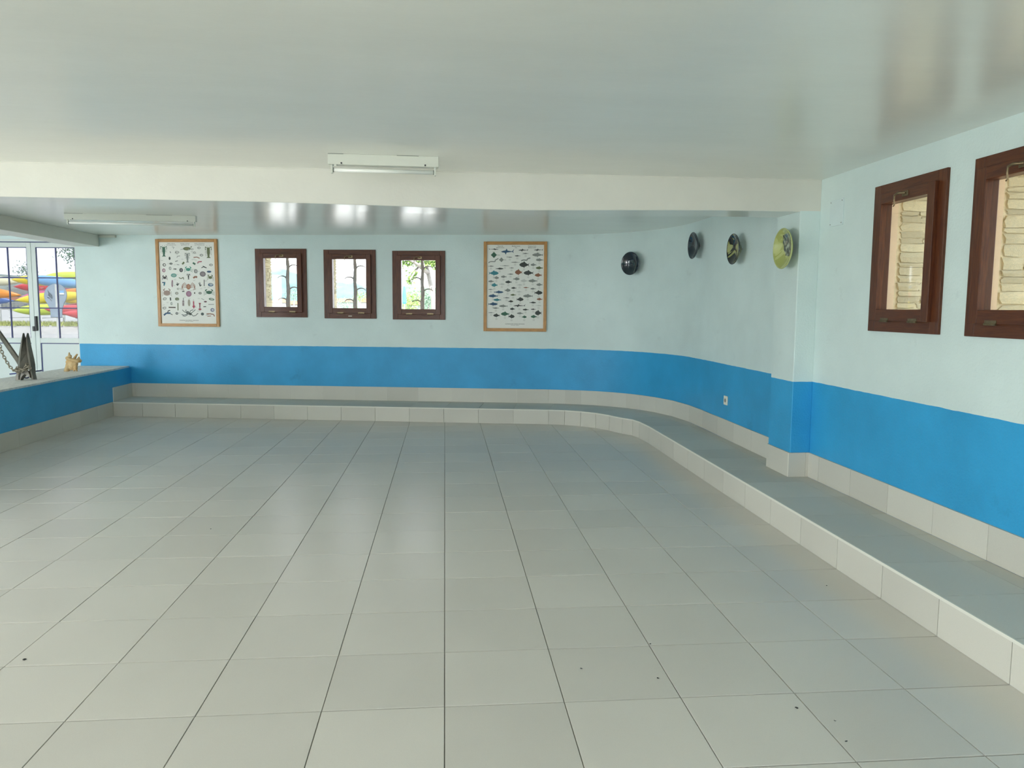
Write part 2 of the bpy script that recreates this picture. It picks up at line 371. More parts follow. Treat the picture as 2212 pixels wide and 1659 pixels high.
# unseen sides of the room: front wall, left wall and divider, with wide openings added to let in light
o = wall_mesh('wall_front', (-9.3, -4.2), (XR+.5, -4.2), 0, ZC+.3, [(3.9, 6.6, .15, 2.35), (6.8, 9.5, .15, 2.35)], .2, M['plaster'], (0, -1)); tag(o, kind='structure')
o = wall_mesh('wall_left', (-7.5, -4.2), (-7.5, 5.58), 0, ZC+.3, [(2.5, 4.5, .05, 2.3), (4.7, 6.7, .05, 2.3), (6.9, 8.9, .05, 2.3)], .2, M['plaster'], (-1, 0)); tag(o, kind='structure')
o = wall_mesh('wall_side', (-9.1, 5.58), (-9.1, 12.9), 0, ZC+.3, [], .2, M['plaster'], (-1, 0)); tag(o, kind='structure')
o = wall_mesh('wall_divider', (-9.1, 5.58), (-7.5, 5.58), 0, ZC+.3, [(.15, 1.45, .15, 2.3)], .18, M['plaster'], (0, -1)); tag(o, kind='structure')

# ------------------------------------------------------------------ ceiling and beams
ce = box('ceiling', -9.3, 3.3, -4.4, 12.9, ZC, ZC+.25, M['ceiling']); tag(ce, kind='structure')
bm = bmesh.new()
sag = [(-9.1, 2.21), (-3.0, 2.21), (-1.3, 2.208), (-.5, 2.198), (.13, 2.186), (.6, 2.183), (1.3, 2.196), (2.0, 2.207), (2.812, 2.21)]
ft = []; 
for x, z in sag:
    ft.append([bm.verts.new(p) for p in ((x, 5.585, ZC), (x, 5.585, z), (x, 5.98, z+.002), (x, 5.98, ZC))])
for a, b in zip(ft, ft[1:]):
    for k in range(4): bm.faces.new((a[k], b[k], b[(k+1) % 4], a[(k+1) % 4]))
bm.faces.new(ft[0]); bm.faces.new(ft[-1][::-1])
bm.normal_update()
bmesh.ops.recalc_face_normals(bm, faces=bm.faces)
for f in bm.faces: f.material_index = 1 if f.normal.z < -.8 else 0
bmm = bmobj('ceiling_beam', bm, [M['beam'], M['ceiling']], bevel=.006); tag(bmm, kind='structure')
# thin shadow-catching plaster bead where beam meets the ceiling
box('bead', -5.2, 2.8, 5.577, 5.585, ZC-.006, ZC, M['beam'], bmm)
b2 = box('ceiling_beam', -5.13, -4.80, 5.98, 11.20, 2.285, ZC, M['beam'], bevel=.004); tag(b2, kind='structure')

# ------------------------------------------------------------------ low wall with ledge
lw = box('wall_low', -5.09, -4.425, 5.98, 11.16, 0, .60, M['wall']); tag(lw, kind='structure')
o = box('wall_low_post', -5.13, -4.425, 5.585, 5.98, 0, 2.21, M['wall']); o.name = 'wall_post'; tag(o, kind='structure')
# coping slabs
ys = [5.98, 7.0, 7.95, 8.87, 9.98, 11.20]
for k, (a, b) in enumerate(zip(ys, ys[1:])):
    e = -4.448
    bm = bmesh.new(); add_prism(bm, [(-5.14, a+.002), (e+random.uniform(-.004,.004), a+.002), (e+random.uniform(-.004,.004), b-.002-(.10 if k==4 else 0)*0), (-5.14, b-.002)], .596, .622)
    bmobj('coping_slab', bm, M['ledge'], lw, bevel=.003)
# skirting tiles on the low wall
for k in range(11):
    y0 = 5.98+k*T; y1 = min(y0+T, 10.53)
    if y0 >= y1: break
    box('tile', -4.425, -4.411, y0+.0015, y1-.0015, .001, ZB, M['btile'], lw)
# wall edge towards the door: short upright part of back wall end is the wall itself

# ------------------------------------------------------------------ tiled bench along the walls
front_curve = [(1.313,9.518)] + [tuple(onz(x, y, ZB)[:2]) for x, y in ((1220,886.3),(1254.4,888.6),(1287,892),(1316.5,897),(1344.3,902.8),(1367,906.3),(1376,911))] 
f_right_y = [8.458, 8.108] + [TY0+T*k for k in range(11, -16, -1)]
Fst = []   # front stations
d0 = Vector((1.313, 9.518)); 
k = 0; leg = []
Astart = Vector((-4.411, 10.497)); LL = (d0-Astart).length; dd = (d0-Astart)/LL
u = LL
while u > 0: leg.append(u); u -= T
leg.append(0); leg = leg[::-1]
Fst = [tuple(Astart+dd*u) for u in leg]
Fst += front_curve[1:]
yy = [y for y in f_right_y if y < Fst[-1][1]-.15]
Fst[-1] = (2.215, Fst[-1][1])
Fst += [(XF, y) for y in yy]
# matching wall stations (along the back wall, curve, right wall)
wallpath = [tuple(bwp(bu(-4.44))[:2])]
def closest_on(path, p, guide):
    best = None
    for a, b in zip(path, path[1:]):
        a = Vector(a); b = Vector(b); ab = b-a; t = max(0, min(1, (Vector(p)-a).dot(ab)/ab.dot(ab))); q = a+ab*t; dd_ = (q-Vector(p)).length
        if best is None or dd_ < best[0]: best = (dd_, q)
    return best[1]
fullwall = [tuple(bwp(0)[:2]), (1.40,10.160)] + [tuple(p) for p in pin[1:]]
Wst = []
for p in Fst:
    if p[1] < 8.5: Wst.append((XR-.012 if p[1] < 5.98 else 2.785, p[1]))
    else:
        q = closest_on(fullwall, p, None); Wst.append((q.x, q.y))
Wst[0] = tuple(bwp(bu(-4.44))[:2])
core = bmesh.new(); bench = empty('tiled_bench', (XF, 5, 0)); bench.location = (0, 0, 0)
tag(bench, 'low grey tiled bench step running along the back wall, round the curved corner and along the right wall', 'bench', kind='structure')
bench.name = 'trim_1'
def off(p, q, d): 
    v = (Vector(q)-Vector(p)); return tuple(Vector(p)+v.normalized()*d)
for k in range(len(Fst)-1):
    f0, f1, w0, w1 = Fst[k], Fst[k+1], Wst[k], Wst[k+1]
    add_prism(core, [off(f0, w0, .013), w0, w1, off(f1, w1, .013)], .0, ZB-.013)
    gap = .0015
    def P(a, b, s): return tuple(Vector(a).lerp(Vector(b), s))
    wdt = (Vector(w0)-Vector(f0)).length; wdt1 = (Vector(w1)-Vector(f1)).length
    # riser
    e = (Vector(f1)-Vector(f0)); 
    if e.length < .02: continue
    e.normalize()
    a = Vector(f0)+e*gap*1.3; b = Vector(f1)-e*gap*1.3; inn = Vector((-e.y, e.x)) ; 
    if inn.dot(Vector(w0)-Vector(f0)) < 0: inn = -inn
    bm = bmesh.new(); add_prism(bm, [tuple(a), tuple(a+inn*.012), tuple(b+inn*.012), tuple(b)], .001, ZB-.014); bmobj('tile', bm, M['btile'], bench)
    # pale metal-like edge line under the tread
    # treads: a full tile and the cut strip behind it
    m0 = P(f0, w0, min(1, .45/wdt)); m1 = P(f1, w1, min(1, .45/wdt1))
    for (p0, p1, q1, q0) in ((f0, f1, m1, m0), (m0, m1, w1, w0)):
        cx2 = sum(p[0] for p in (p0, p1, q1, q0))/4; cy2 = sum(p[1] for p in (p0, p1, q1, q0))/4
        if (Vector(q0)-Vector(p0)).length < .03: continue
        def ins(p): return (p[0]+(cx2-p[0])*.007, p[1]+(cy2-p[1])*.007)
        bm = bmesh.new(); add_prism(bm, [ins(p0), ins(p1), ins(q1), ins(q0)], ZB-.012, ZB); bmobj('tile', bm, M['btile'], bench)
bmobj('core', core, M['grout_light'], bench)
# pale edge trim along the bench nose
bm = bmesh.new()
for k in range(len(Fst)-1):
    a = Vector(Fst[k]); b = Vector(Fst[k+1]); e = (b-a).normalized(); inn = Vector((-e.y, e.x))
    if inn.dot(Vector(Wst[k])-a) < 0: inn = -inn
    add_prism(bm, [tuple(a-inn*.0015), tuple(a+inn*.006), tuple(b+inn*.006), tuple(b-inn*.0015)], ZB-.0135, ZB+.0008)
bmobj('nosing', bm, M['grout_light'], bench)

# skirting tiles above the bench, and on the pillar
def skirt(parent, path, joints_len, z0=ZB, z1=ZS, th=.012, side=1):
    """tiles following a wall path (list of xy); side: +1 puts them to the left of travel"""
    P_ = [Vector(p) for p in path]; cum = [0]
    for a, b in zip(P_, P_[1:]): cum.append(cum[-1]+(b-a).length)
    def pt(s):
        for i in range(len(P_)-1):
            if s <= cum[i+1]+1e-6: return P_[i].lerp(P_[i+1], (s-cum[i])/max(1e-6, cum[i+1]-cum[i]))
        return P_[-1]
    bm = bmesh.new(); tot = min(sum(joints_len), cum[-1]); kk = max(1, int(tot/.15))
    for q in range(kk):
        a = pt(tot*q/kk); b = pt(tot*(q+1)/kk); d = (b-a).normalized(); n = Vector((-d.y, d.x))*side
        add_prism(bm, [tuple(a-n*.002), tuple(a+n*(th-.003)), tuple(b+n*(th-.003)), tuple(b-n*.002)], z0+.001, z1-.003)
    bmobj('mortar', bm, M['grout_light'], parent)
    s = 0
    for L_ in joints_len:
        if s >= cum[-1]-.01: break
        e_ = min(s+L_, cum[-1]); a = pt(s+.0015); b = pt(e_-.0015); d = (b-a).normalized(); n = Vector((-d.y, d.x))*side
        bm = bmesh.new(); add_prism(bm, [tuple(a-n*.002), tuple(a+n*th), tuple(b+n*th), tuple(b-n*.002)], z0+.001, z1); bmobj('tile', bm, M['btile'], parent)
        s = e_
skirt(wb, [tuple(bwp(bu(-4.45), 0)[:2]), (1.40,10.16)], [.10]+[T]*13+[.3], side=-1)
skirt(wc, [tuple(p) for p in pin], [.22, .22, .22, .22, .22, .22, .30, .35]+[.45]*8, side=-1)
skirt(wr, [(XR, 5.585), (XR, -4.1)], [.177]+[T]*20, side=-1)
skirt(pil, [(2.652, 5.98), (2.652, 5.585)], [.40], side=-1)
skirt(pil, [(2.64, 5.585), (2.81, 5.585)], [.135, .04], side=-1)
skirt(lw, [(-4.425, 10.53), (-4.425, 11.16)], [.45, .3], side=-1)
# re-make: low wall faces +x, its stepped skirting above the bench

# ------------------------------------------------------------------ outside stones in the window reveals
stone_meshes = []
for k in range(8):
    bm = bmesh.new(); bmesh.ops.create_cube(bm, size=1)
    bmesh.ops.subdivide_edges(bm, edges=bm.edges, cuts=1, use_grid_fill=True)
    for v in bm.verts:
        v.co += Vector([random.uniform(-.07, .07) for _ in range(3)])
        if abs(v.co.y) > .4 and abs(v.co.z) > .4: v.co *= .92
    bmesh.ops.recalc_face_normals(bm, faces=bm.faces)
    me = bpy.data.meshes.new('stone'); bm.to_mesh(me); bm.free(); me.materials.append(M['stone']); stone_meshes.append(me)
def jamb(parent, origin, du, dn, z0, z1, depth):
    """courses of flat stones lining a reveal: origin xy, du into the wall (outward), dn out of the jamb face"""
    du = Vector((*du, 0)).normalized(); dn = Vector((*dn, 0)).normalized(); z = z0
    while z < z1-.01:
        h = min(random.choice((.028, .035, .045, .055, .07)), z1-z); u = -.0
        while u < depth-.02:
            l = min(random.uniform(.07, .24), depth-u)
            if depth-u-l < .06: l = depth-u
            o = bpy.data.objects.new('stone', random.choice(stone_meshes)); COL.objects.link(o); o.parent = parent
            c = Vector((*origin, 0))+du*(u+l/2)+dn*random.uniform(-.018, -.012)+Vector((0, 0, z+h/2))
            o.matrix_local = Matrix.Translation(c) @ Matrix((du, dn, (0, 0, 1))).transposed().to_4x4() @ Matrix.Diagonal((l-.004, .05, h-.002, 1)) 
            u += l
        z += h
for k, (c, zb, zt) in enumerate(WR):
    jamb(wr, (XR+.165, c+.36), (1, 0), (0, -1), zb-.02, zt+.05, .56 if k < 2 else .2)
for k, (c, zb, zt) in enumerate(WB[:2]):
    p = bwp(bu(c)-.38, 0, .16); jamb(wb, (p.x, p.y), tuple(bn), tuple(bd), zb-.02, zt+.06, .42)
# sloping outer wing so that the reveal goes on as deep as the photo shows
for k, (c, zb, zt) in enumerate(WR[:2]):
    pass

# ------------------------------------------------------------------ windows
def window(name, loc, rz, W_, H_, label, gm='glass'):
    """local: x along the wall, -y into the room, z up from frame bottom"""
    r = empty(name, loc, rz); tag(r, label, kind='structure')
    fw = .075; pr = .018
    # outer frame: 2 stiles + 2 rails, mitre-less
    box('frame_stile', -W_/2, -W_/2+fw, -pr, .06, 0, H_, M['wood'], r, bevel=.003)
    box('frame_stile', W_/2-fw, W_/2, -pr, .06, 0, H_, M['wood'], r, bevel=.003)
    box('frame_rail', -W_/2+fw, W_/2-fw, -pr, .06, 0, fw, M['wood_h'], r, bevel=.003)
    box('frame_rail', -W_/2+fw, W_/2-fw, -pr, .06, H_-fw, H_, M['wood_h'], r, bevel=.003)
    s = empty('sash'); s.parent = r
    a = .062; sw = .066; b0 = .07; hb = .072; sp = -.046
    box('sash_stile', -W_/2+a, -W_/2+a+sw, sp, .03, b0, H_-a, M['wood'], s, bevel=.003)
    box('sash_stile', W_/2-a-sw, W_/2-a, sp, .03, b0, H_-a, M['wood'], s, bevel=.003)
    box('sash_rail', -W_/2+a+sw, W_/2-a-sw, sp, .03, b0, b0+hb, M['wood_h'], s, bevel=.003)
    box('sash_rail', -W_/2+a+sw, W_/2-a-sw, sp, .03, H_-a-sw, H_-a, M['wood_h'], s, bevel=.003)
    box('pane', -W_/2+a+sw-.004, W_/2-a-sw+.004, -.006, -.002, b0+hb-.004, H_-a-sw+.004, M[gm], s)
    # hinges at the bottom
    for x in (-.17, .12):
        bm = bmesh.new(); add_tube(bm, [(x, sp-.004, b0-.002), (x+.085, sp-.004, b0-.002)], .006, 8)
        add_box(bm, x, x+.085, sp-.003, sp+.001, b0, b0+.018)
        bmobj('hinge', bm, M['brass'], r)
    # latch: a plate and a hooked handle hanging over the glass edge
    zt = H_-a-sw*.5
    bm = bmesh.new(); add_box(bm, -.005, .055, sp-.006, sp, zt-.016, zt+.016); lt = bmobj('latch', bm, M['brass'], r, bevel=.002)
    bm = bmesh.new(); add_tube(bm, [(.035, sp-.010, zt+.002), (-.02, sp-.024, zt+.008), (-.045, sp-.028, zt-.002), (-.050, sp-.026, zt-.03), (-.048, sp-.024, zt-.06), (-.056, sp-.026, zt-.068)], [.006, .007, .006, .005, .004, .004], 8)
    bmobj('latch_handle', bm, M['brass'], lt, smooth=True)
    return r
rz_b = math.atan2(bd.y, bd.x)
LAB = ['small mahogany window with stone edge and hillside houses behind, next to the crustacean poster',
       'small mahogany window in the middle of the three on the back wall',
       'small mahogany window with pine branches behind its glass']
for k, (c, zb, zt) in enumerate(WB):
    p = bwp(bu(c), zb); window('window_%d' % (k+1), p, rz_b, .722, zt-zb, LAB[k])
LAB2 = ['mahogany window on the right wall beside the painted-over cover plate', 'mahogany window cut by the right edge of the photo', 'mahogany window outside the photo']
for k, (c, zb, zt) in enumerate(WR):
    # local x points towards -y (towards the viewer)
    window('window_%d' % (k+4), (XR, c, zb), -math.pi/2, .722, zt-zb, LAB2[k], 'glass_side')
# white sealant streak on the middle back window
p = bwp(bu(-1.50), 1.37, -.019); 
box('paint_streak', -.025, .025, -.0215, -.0180, .030, .038, M['ivory'], [o for o in bpy.data.objects if o.name == 'window_2'][0])

# wrought iron bars outside the three back windows
GL = ['wrought iron bar with curled thorns outside the window nearest the crustacean poster', 'wrought iron bar with curled thorns outside the middle back window', 'wrought iron bar with curled thorns outside the back window with pine branches']
for k, (c, zb, zt) in enumerate(WB):
    p = bwp(bu(c), zb, .24); r = empty('window_bar', p, rz_b); tag(r, GL[k], 'grille', 'iron bars outside the back windows')
    bm = bmesh.new(); n = 16; pts = []; rr = []
    for i in range(n+1):
        z = -.019+i*(zt-zb+.077)/n; pts.append((.004*math.sin(i*1.3), .004*math.cos(i), z)); rr.append(.031*(1-.38*i/n)+.003*math.sin(i*2.2))
    add_tube(bm, pts, rr, 9); bmobj('bar', bm, M['iron'], r, smooth=True)
    for i in range(6):
        z0 = .05+i*.155; s = -1 if i % 2 else 1
        pts = [(0, 0, z0-.01)]
        for q in range(9):
            a = math.pi*(.05+.80*q/8); pts.append((s*(.085-.072*math.cos(a)), 0, z0+.005+.055*math.sin(a)))
        bm = bmesh.new(); add_tube(bm, pts, [.013]+[.012-.0009*q for q in range(9)], 7); bmobj('thorn', bm, M['iron'], r, smooth=True)

# ------------------------------------------------------------------ door beyond the ledge
DD = 11.0
fxy = Vector((CF[0], CF[1])).normalized()
def dpt(x, y):
    d = ray(x, y); t = (fxy*DD).dot(fxy)/(d.x*fxy.x+d.y*fxy.y); return CAMP+d*t
gp = dpt(75, 664)
door_rz = -YAW
def leaf(name, x0, x1, parent, hinge_side):
    r = empty(name, (0, 0, 0)); r.parent = parent
    zt, zb = 2.355, .06; st = .062; cx3 = (x0+x1)/2
    def b(n, a0, a1, z0, z1, y0=-.02, y1=.02, m='alu', bev=.003): return box(n, a0, a1, y0, y1, z0, z1, M[m], r, bevel=bev)
    b('stile', x0, x0+st, zb, zt); b('stile', x1-st, x1, zb, zt); b('rail', x0+st, x1-st, zt-.066, zt); b('rail', x0+st, x1-st, .925, .995); b('rail', x0+st, x1-st, zb, zb+.12)
    b('panel', x0+st, x1-st, zb+.12, .925, -.006, .006, 'alu_panel', 0)
    # navy rubber edge of the lower panel
    bm = bmesh.new(); add_box(bm, x0+st, x1-st, -.012, -.006, .913, .925); add_box(bm, x0+st, x0+st+.013, -.012, -.006, zb+.12, .913); bmobj('gasket', bm, M['navy'], r)
    gx0, gx1, gz0, gz1 = x0+st, x1-st, .995, zt-.066
    b('pane', gx0, gx1, gz0, gz1, -.003, .003, 'glass_door', 0)
    b('muntin', cx3-.008, cx3+.008, gz0, gz1, -.008, .008, 'navy', 0)
    for k in (1, 2):
        z = gz0+(gz1-gz0)*k/3; b('muntin', gx0, gx1, z-.008, z+.008, -.009, .009, 'navy', 0)
    bm = bmesh.new()
    for q in ((gx0, gx0+.009, gz0, gz1), (gx1-.009, gx1, gz0, gz1), (gx0, gx1, gz1-.009, gz1)): add_box(bm, q[0], q[1], -.012, -.003, q[2], q[3])
    bmobj('gasket', bm, M['navy'], r)
    return r
dr = empty('door_1', (gp.x, gp.y, 0), door_rz); tag(dr, 'white glazed double door beyond the ledge', kind='structure')
LW = .685
l1 = leaf('door_leaf', -LW, -.003, dr, 0); l2 = leaf('door_leaf', .003, LW, dr, 1)
# black pull handle and lock
bm = bmesh.new(); add_box(bm, .018, .046, -.055, -.02, 1.10, 1.31); h = bmobj('door_handle', bm, M['black'], l2, bevel=.006)
bm = bmesh.new(); add_box(bm, -.030, .004, -.035, -.02, 1.095, 1.165); bmobj('lock', bm, M['black'], l1, bevel=.004)
# frame, lintel and fixed glazing further left
box('frame_head', -LW-.07, LW+.07, -.04, .06, 2.357, 2.40, M['alu'], dr)
bm = bmesh.new(); add_box(bm, -LW-.07, LW+.07, -.045, -.04, 2.355, 2.366); bmobj('gasket', bm, M['navy'], dr)
box('frame_jamb', -LW-.07, -LW, -.04, .06, 0, 2.357, M['alu'], dr); box('frame_jamb', LW, LW+.07, -.04, .06, 0, 2.357, M['alu'], dr)
dr2 = empty('door_2', (gp.x-1.52*math.cos(door_rz), gp.y-1.52*math.sin(door_rz), 0), door_rz); tag(dr2, 'white glazed double door outside the photo', kind='structure')
leaf('door_leaf', -LW, -.003, dr2, 0); leaf('door_leaf', .003, LW, dr2, 1)
lt = box('wall_lintel', -3.6, .95, -.05, .2, 2.40, ZC+.01, M['plaster']); lt.location = (gp.x, gp.y, 0); lt.rotation_euler = (0, 0, door_rz); tag(lt, kind='structure')
lt = box('wall_door', -3.6, -2.28, -.05, .2, 0, 2.40, M['plaster']); lt.location = (gp.x, gp.y, 0); lt.rotation_euler = (0, 0, door_rz); tag(lt, kind='structure')

# ------------------------------------------------------------------ things on the ledge: anchor, chain, bone
foot = onz(40, 821, .622); AD = (foot-CAMP).dot(Vector(CF))
K = 11.06
def ap(X, Y, dz=0.0):     # crop coordinates of the anchor close-up -> point in the anchor's own upright plane, dz towards the viewer
    return at(X/K, 690+Y/K, AD-dz)
fwd = Vector(CF)
anc = empty('anchor', (foot.x, foot.y, .622)); tag(anc, 'grey steel boat anchor with two pointed flukes standing on the ledge before the glazed door', 'anchor')
def aobj(name, bm, m, smooth=False, bevel=0, parent=anc):
    for v in bm.verts: v.co -= anc.location
    return bmobj(name, bm, m, parent, smooth=smooth, bevel=bevel)
def fluke(outline, ridge, th):
    """plate folded along a ridge line"""
    bm = bmesh.new(); out = [ap(X, Y, 0) for X, Y in outline]; rid = [ap(X, Y, .05) for X, Y in ridge]
    n = len(outline)//2
    Lf = out[:n]; Rt = out[n:]
    back = Vector(CF)*th
    rows = []
    for a, r, b in zip(Lf, rid, Rt): rows.append([bm.verts.new(p) for p in (a, r, b, b+back, r+back, a+back)])
    for p, q in zip(rows, rows[1:]):
        for k in range(6): bm.faces.new((p[k], p[(k+1) % 6], q[(k+1) % 6], q[k]))
    bm.faces.new(rows[0]); bm.faces.new(rows[-1][::-1])
    return aobj('fluke', bm, M['galv'], bevel=.002)
fluke([(542,325),(500,520),(445,860),(424,1060),(424,1190),(400,1340),(400,1440), (556,325),(592,450),(612,600),(640,800),(668,1070),(640,1290),(530,1440)],
      [(549,325),(530,500),(490,860),(470,1060),(470,1190),(440,1340),(440,1440)], .02)
fluke([(642,325),(612,450),(617,600),(650,880),(680,1060),(700,1240),(750,1435), (658,325),(692,450),(725,640),(795,950),(818,1080),(830,1300),(860,1432)],
      [(650,325),(650,450),(655,600),(700,880),(730,1060),(750,1240),(800,1435)], .02)
bm = bmesh.new(); add_tube(bm, [ap(-420, -210, -.03), ap(0, 355, -.03), ap(430, 970, -.03), ap(560, 1180, -.02)], [.026, .026, .027, .03], 6); aobj('shank', bm, M['galv'])
bm = bmesh.new(); add_tube(bm, [ap(232, 1306, -.06), ap(600, 1268, -.06), ap(995, 1222, -.06)], .0075, 8); aobj('stock', bm, M['navy'], smooth=True)
bm = bmesh.new(); add_plate(bm, [ap(X, Y, .01) for X, Y in ((440,1270),(560,1210),(700,1230),(745,1330),(745,1400),(690,1345),(620,1312),(575,1345),(540,1400),(520,1475),(400,1475),(402,1350))], fwd, .05); aobj('crown', bm, M['galv'], bevel=.004)
bm = bmesh.new(); add_tube(bm, [ap(630+75*math.cos(a), 1340+60*math.sin(a), -.05) for a in [math.pi*(k/10) for k in range(11)]], .007, 7); aobj('shackle', bm, M['navy'], smooth=True)
# chain
ch = empty('chain', ap(380, 1260)); tag(ch, 'rusty steel chain looped around the anchor flukes on the ledge', 'chain')
bm = bmesh.new()
seg = []
for k in range(17):
    a = 2*math.pi*k/16; seg.append((math.cos(a)*.014, math.sin(a)*.023*(1 if True else 1), 0))
add_tube(bm, seg, .0048, 6, cap=False); bmesh.ops.recalc_face_normals(bm, faces=bm.faces)
link_me = bpy.data.meshes.new('link'); bm.to_mesh(link_me); bm.free(); link_me.materials.append(M['chain'])
for p in link_me.polygons: p.use_smooth = True
paths = [[(-120,380,.03),(0,640,.03),(60,820,.03),(140,980,.03),(230,1120,.03),(310,1210,.04),(380,1240,.07),(430,1260,.08)],
         [(430,1265,.08),(400,1200,.07),(370,1180,.04),(420,1150,.07),(450,1210,.09),(520,1200,.09),(590,1170,.09),(640,1120,.09),(655,1085,.09),(690,1130,.09),(740,1170,.08)],
         [(440,1215,.09),(500,1235,.09),(560,1210,.09),(620,1190,.09),(680,1160,.09)]]
cnt = 0
for path in paths:
    P3 = [ap(*q) for q in path]; acc = 0; step = .034
    for a, b in zip(P3, P3[1:]):
        L_ = (b-a).length; t = acc
        while t < L_:
            c = a+(b-a)*(t/L_); o = bpy.data.objects.new('link', link_me); COL.objects.link(o); o.parent = ch
            q = (b-a).to_track_quat('Y', 'Z') @ Matrix.Rotation(math.pi/2*(cnt % 2)+.5, 3, 'Y').to_quaternion()
            o.location = c-ch.location; o.rotation_mode = 'QUATERNION'; o.rotation_quaternion = q; cnt += 1; t += step
        acc = t-L_
# bone: whale vertebra
bf = onz(154, 802, .622); BD = (bf-CAMP).dot(Vector(CF))
def bp_(X, Y, dz=0.0): return at(X/K, 690+Y/K, BD-dz)
bm = bmesh.new()
def blob(c, r, sq=(1, 1, 1), rot=None):
    mt = Matrix.Translation(c) @ (rot or Matrix.Identity(4)) @ Matrix.Diagonal((r*sq[0], r*sq[1], r*sq[2], 1))
    bmesh.ops.create_icosphere(bm, subdivisions=2, radius=1, matrix=mt)
for X, Y, dz, r, s in ((1640,1120,0,.040,(1,.9,1.4)),(1690,1080,-.01,.042,(1,.7,1.4)),(1700,1130,.0,.042,(1.3,.8,1.2)),(1730,1060,.01,.045,(1.2,.8,1.2)),(1760,1110,-.01,.040,(1,.8,1.3)),(1800,1060,0,.034,(1,1,1.4)),(1640,1020,.01,.036,(1,1,1)),(1610,1180,.01,.036,(1,1,1)),(1590,1222,.015,.028,(1.3,1,.7)),(1560,1228,.02,.018,(1,1,.7)),(1815,1150,.01,.024,(.9,1,1.6)),
                    (1610,925,0,.026,(1,1,1)),(1905,990,0,.026,(1,1,1)),(1655,940,.03,.028,(1.4,1.2,.75)),(1710,960,.035,.029,(1.4,1.2,.7)),(1765,975,.035,.029,(1.4,1.2,.7)),(1820,985,.03,.028,(1.4,1.2,.7)),(1870,995,.02,.028,(1.2,1.2,.8)),(1770,1215,0,.013,(1,1,1.3)),(1835,1222,0,.012,(1,1,1.2))):
    blob(bp_(X, Y, dz), r, s)
def spine(pts, r): add_tube(bm, [bp_(*p) for p in pts], r, 8)
spine([(1670,930,0),(1655,860,0),(1652,785,-.01)], [.024, .018, .008]); spine([(1770,950,-.01),(1810,880,-.03),(1850,825,-.04)], [.020, .015, .011]); spine([(1870,960,0),(1880,920,-.01),(1890,890,-.01)], [.022, .015, .008])
spine([(1690,900,0),(1700,850,0)], [.016,.009])
bo = None
for v in bm.verts: v.co -= bf
bo = bmobj('whale_vertebra', bm, M['bone'], smooth=True); bo.location = bf; bo.location.z = .622
rm = bo.modifiers.new('r', 'REMESH'); rm.mode = 'VOXEL'; rm.voxel_size = .006; rm.use_smooth_shade = True
sm = bo.modifiers.new('s', 'SMOOTH'); sm.iterations = 3
tag(bo, 'yellowed whale vertebra bone with worn prongs on the ledge', 'bone')

# ------------------------------------------------------------------ posters
def framed(name, c, zb, zt, W_, label):
    r = empty(name, bwp(bu(c), zb, -.001), rz_b); tag(r, label, 'poster'); H_ = zt-zb; f = .042
    box('frame_stile', -W_/2, -W_/2+f, -.028, 0, 0, H_, M['oak'], r, bevel=.003); box('frame_stile', W_/2-f, W_/2, -.028, 0, 0, H_, M['oak'], r, bevel=.003)
    box('frame_rail', -W_/2+f, W_/2-f, -.028, 0, 0, f, M['oak_h'], r, bevel=.003); box('frame_rail', -W_/2+f, W_/2-f, -.028, 0, H_-f, H_, M['oak_h'], r, bevel=.003)
    box('sheet', -W_/2+f-.002, W_/2-f+.002, -.010, -.004, f-.002, H_-f+.002, M['paper'], r)
    return r, (-W_/2+f, W_/2-f, f, H_-f)
pm, pnt, pb = newmat('poster_ink'); at_ = N(pnt, 'ShaderNodeAttribute', attribute_name='Col'); pnt.links.new(at_.outputs['Color'], pb.inputs['Base Color']); pb.inputs['Roughness'].default_value = .55
class Ink:
    def __init__(s, rect): s.v = []; s.f = []; s.c = []; s.r = rect; s.k = 0
    def poly(s, pts, col):
        s.k += 1; y = -.0105-.00002*(s.k % 40); b = len(s.v); x0, x1, z0, z1 = s.r
        for u, v in pts: s.v.append((x0+u*(x1-x0), y, z1-v*(z1-z0)))
        s.f.append(tuple(range(b, b+len(pts)))); s.c.append(col)
    def ell(s, u, v, a, b, col, rot=0, n=14):
        A_ = (s.r[1]-s.r[0]); B_ = (s.r[3]-s.r[2]); c, q = math.cos(rot), math.sin(rot); P_ = []
        for k in range(n):
            t = 2*math.pi*k/n; x = a*math.cos(t); y = b*math.sin(t); P_.append((u+(x*c-y*q), v+(x*q+y*c)*A_/B_))
        s.poly(P_, col)
    def line(s, pts, w_, col):
        A_ = (s.r[1]-s.r[0]); B_ = (s.r[3]-s.r[2]); q = A_/B_
        for i, (a, b) in enumerate(zip(pts, pts[1:])):
            dx, dy = b[0]-a[0], (b[1]-a[1])/q; L_ = math.hypot(dx, dy) or 1; nx, ny = -dy/L_*w_/2, dx/L_*w_/2*q
            s.poly([(a[0]+nx, a[1]+ny), (b[0]+nx, b[1]+ny), (b[0]-nx, b[1]-ny), (a[0]-nx, a[1]-ny)], col)
    def build(s, parent):
        me = bpy.data.meshes.new('print'); me.from_pydata(s.v, [], s.f); ca = me.color_attributes.new('Col', 'FLOAT_COLOR', 'CORNER')
        i = 0
        for f, c in zip(s.f, s.c):
            for _ in f: ca.data[i].color = (*c, 1); i += 1
        o = link('print', me, pm, parent); o['kind'] = 'stuff'; return o
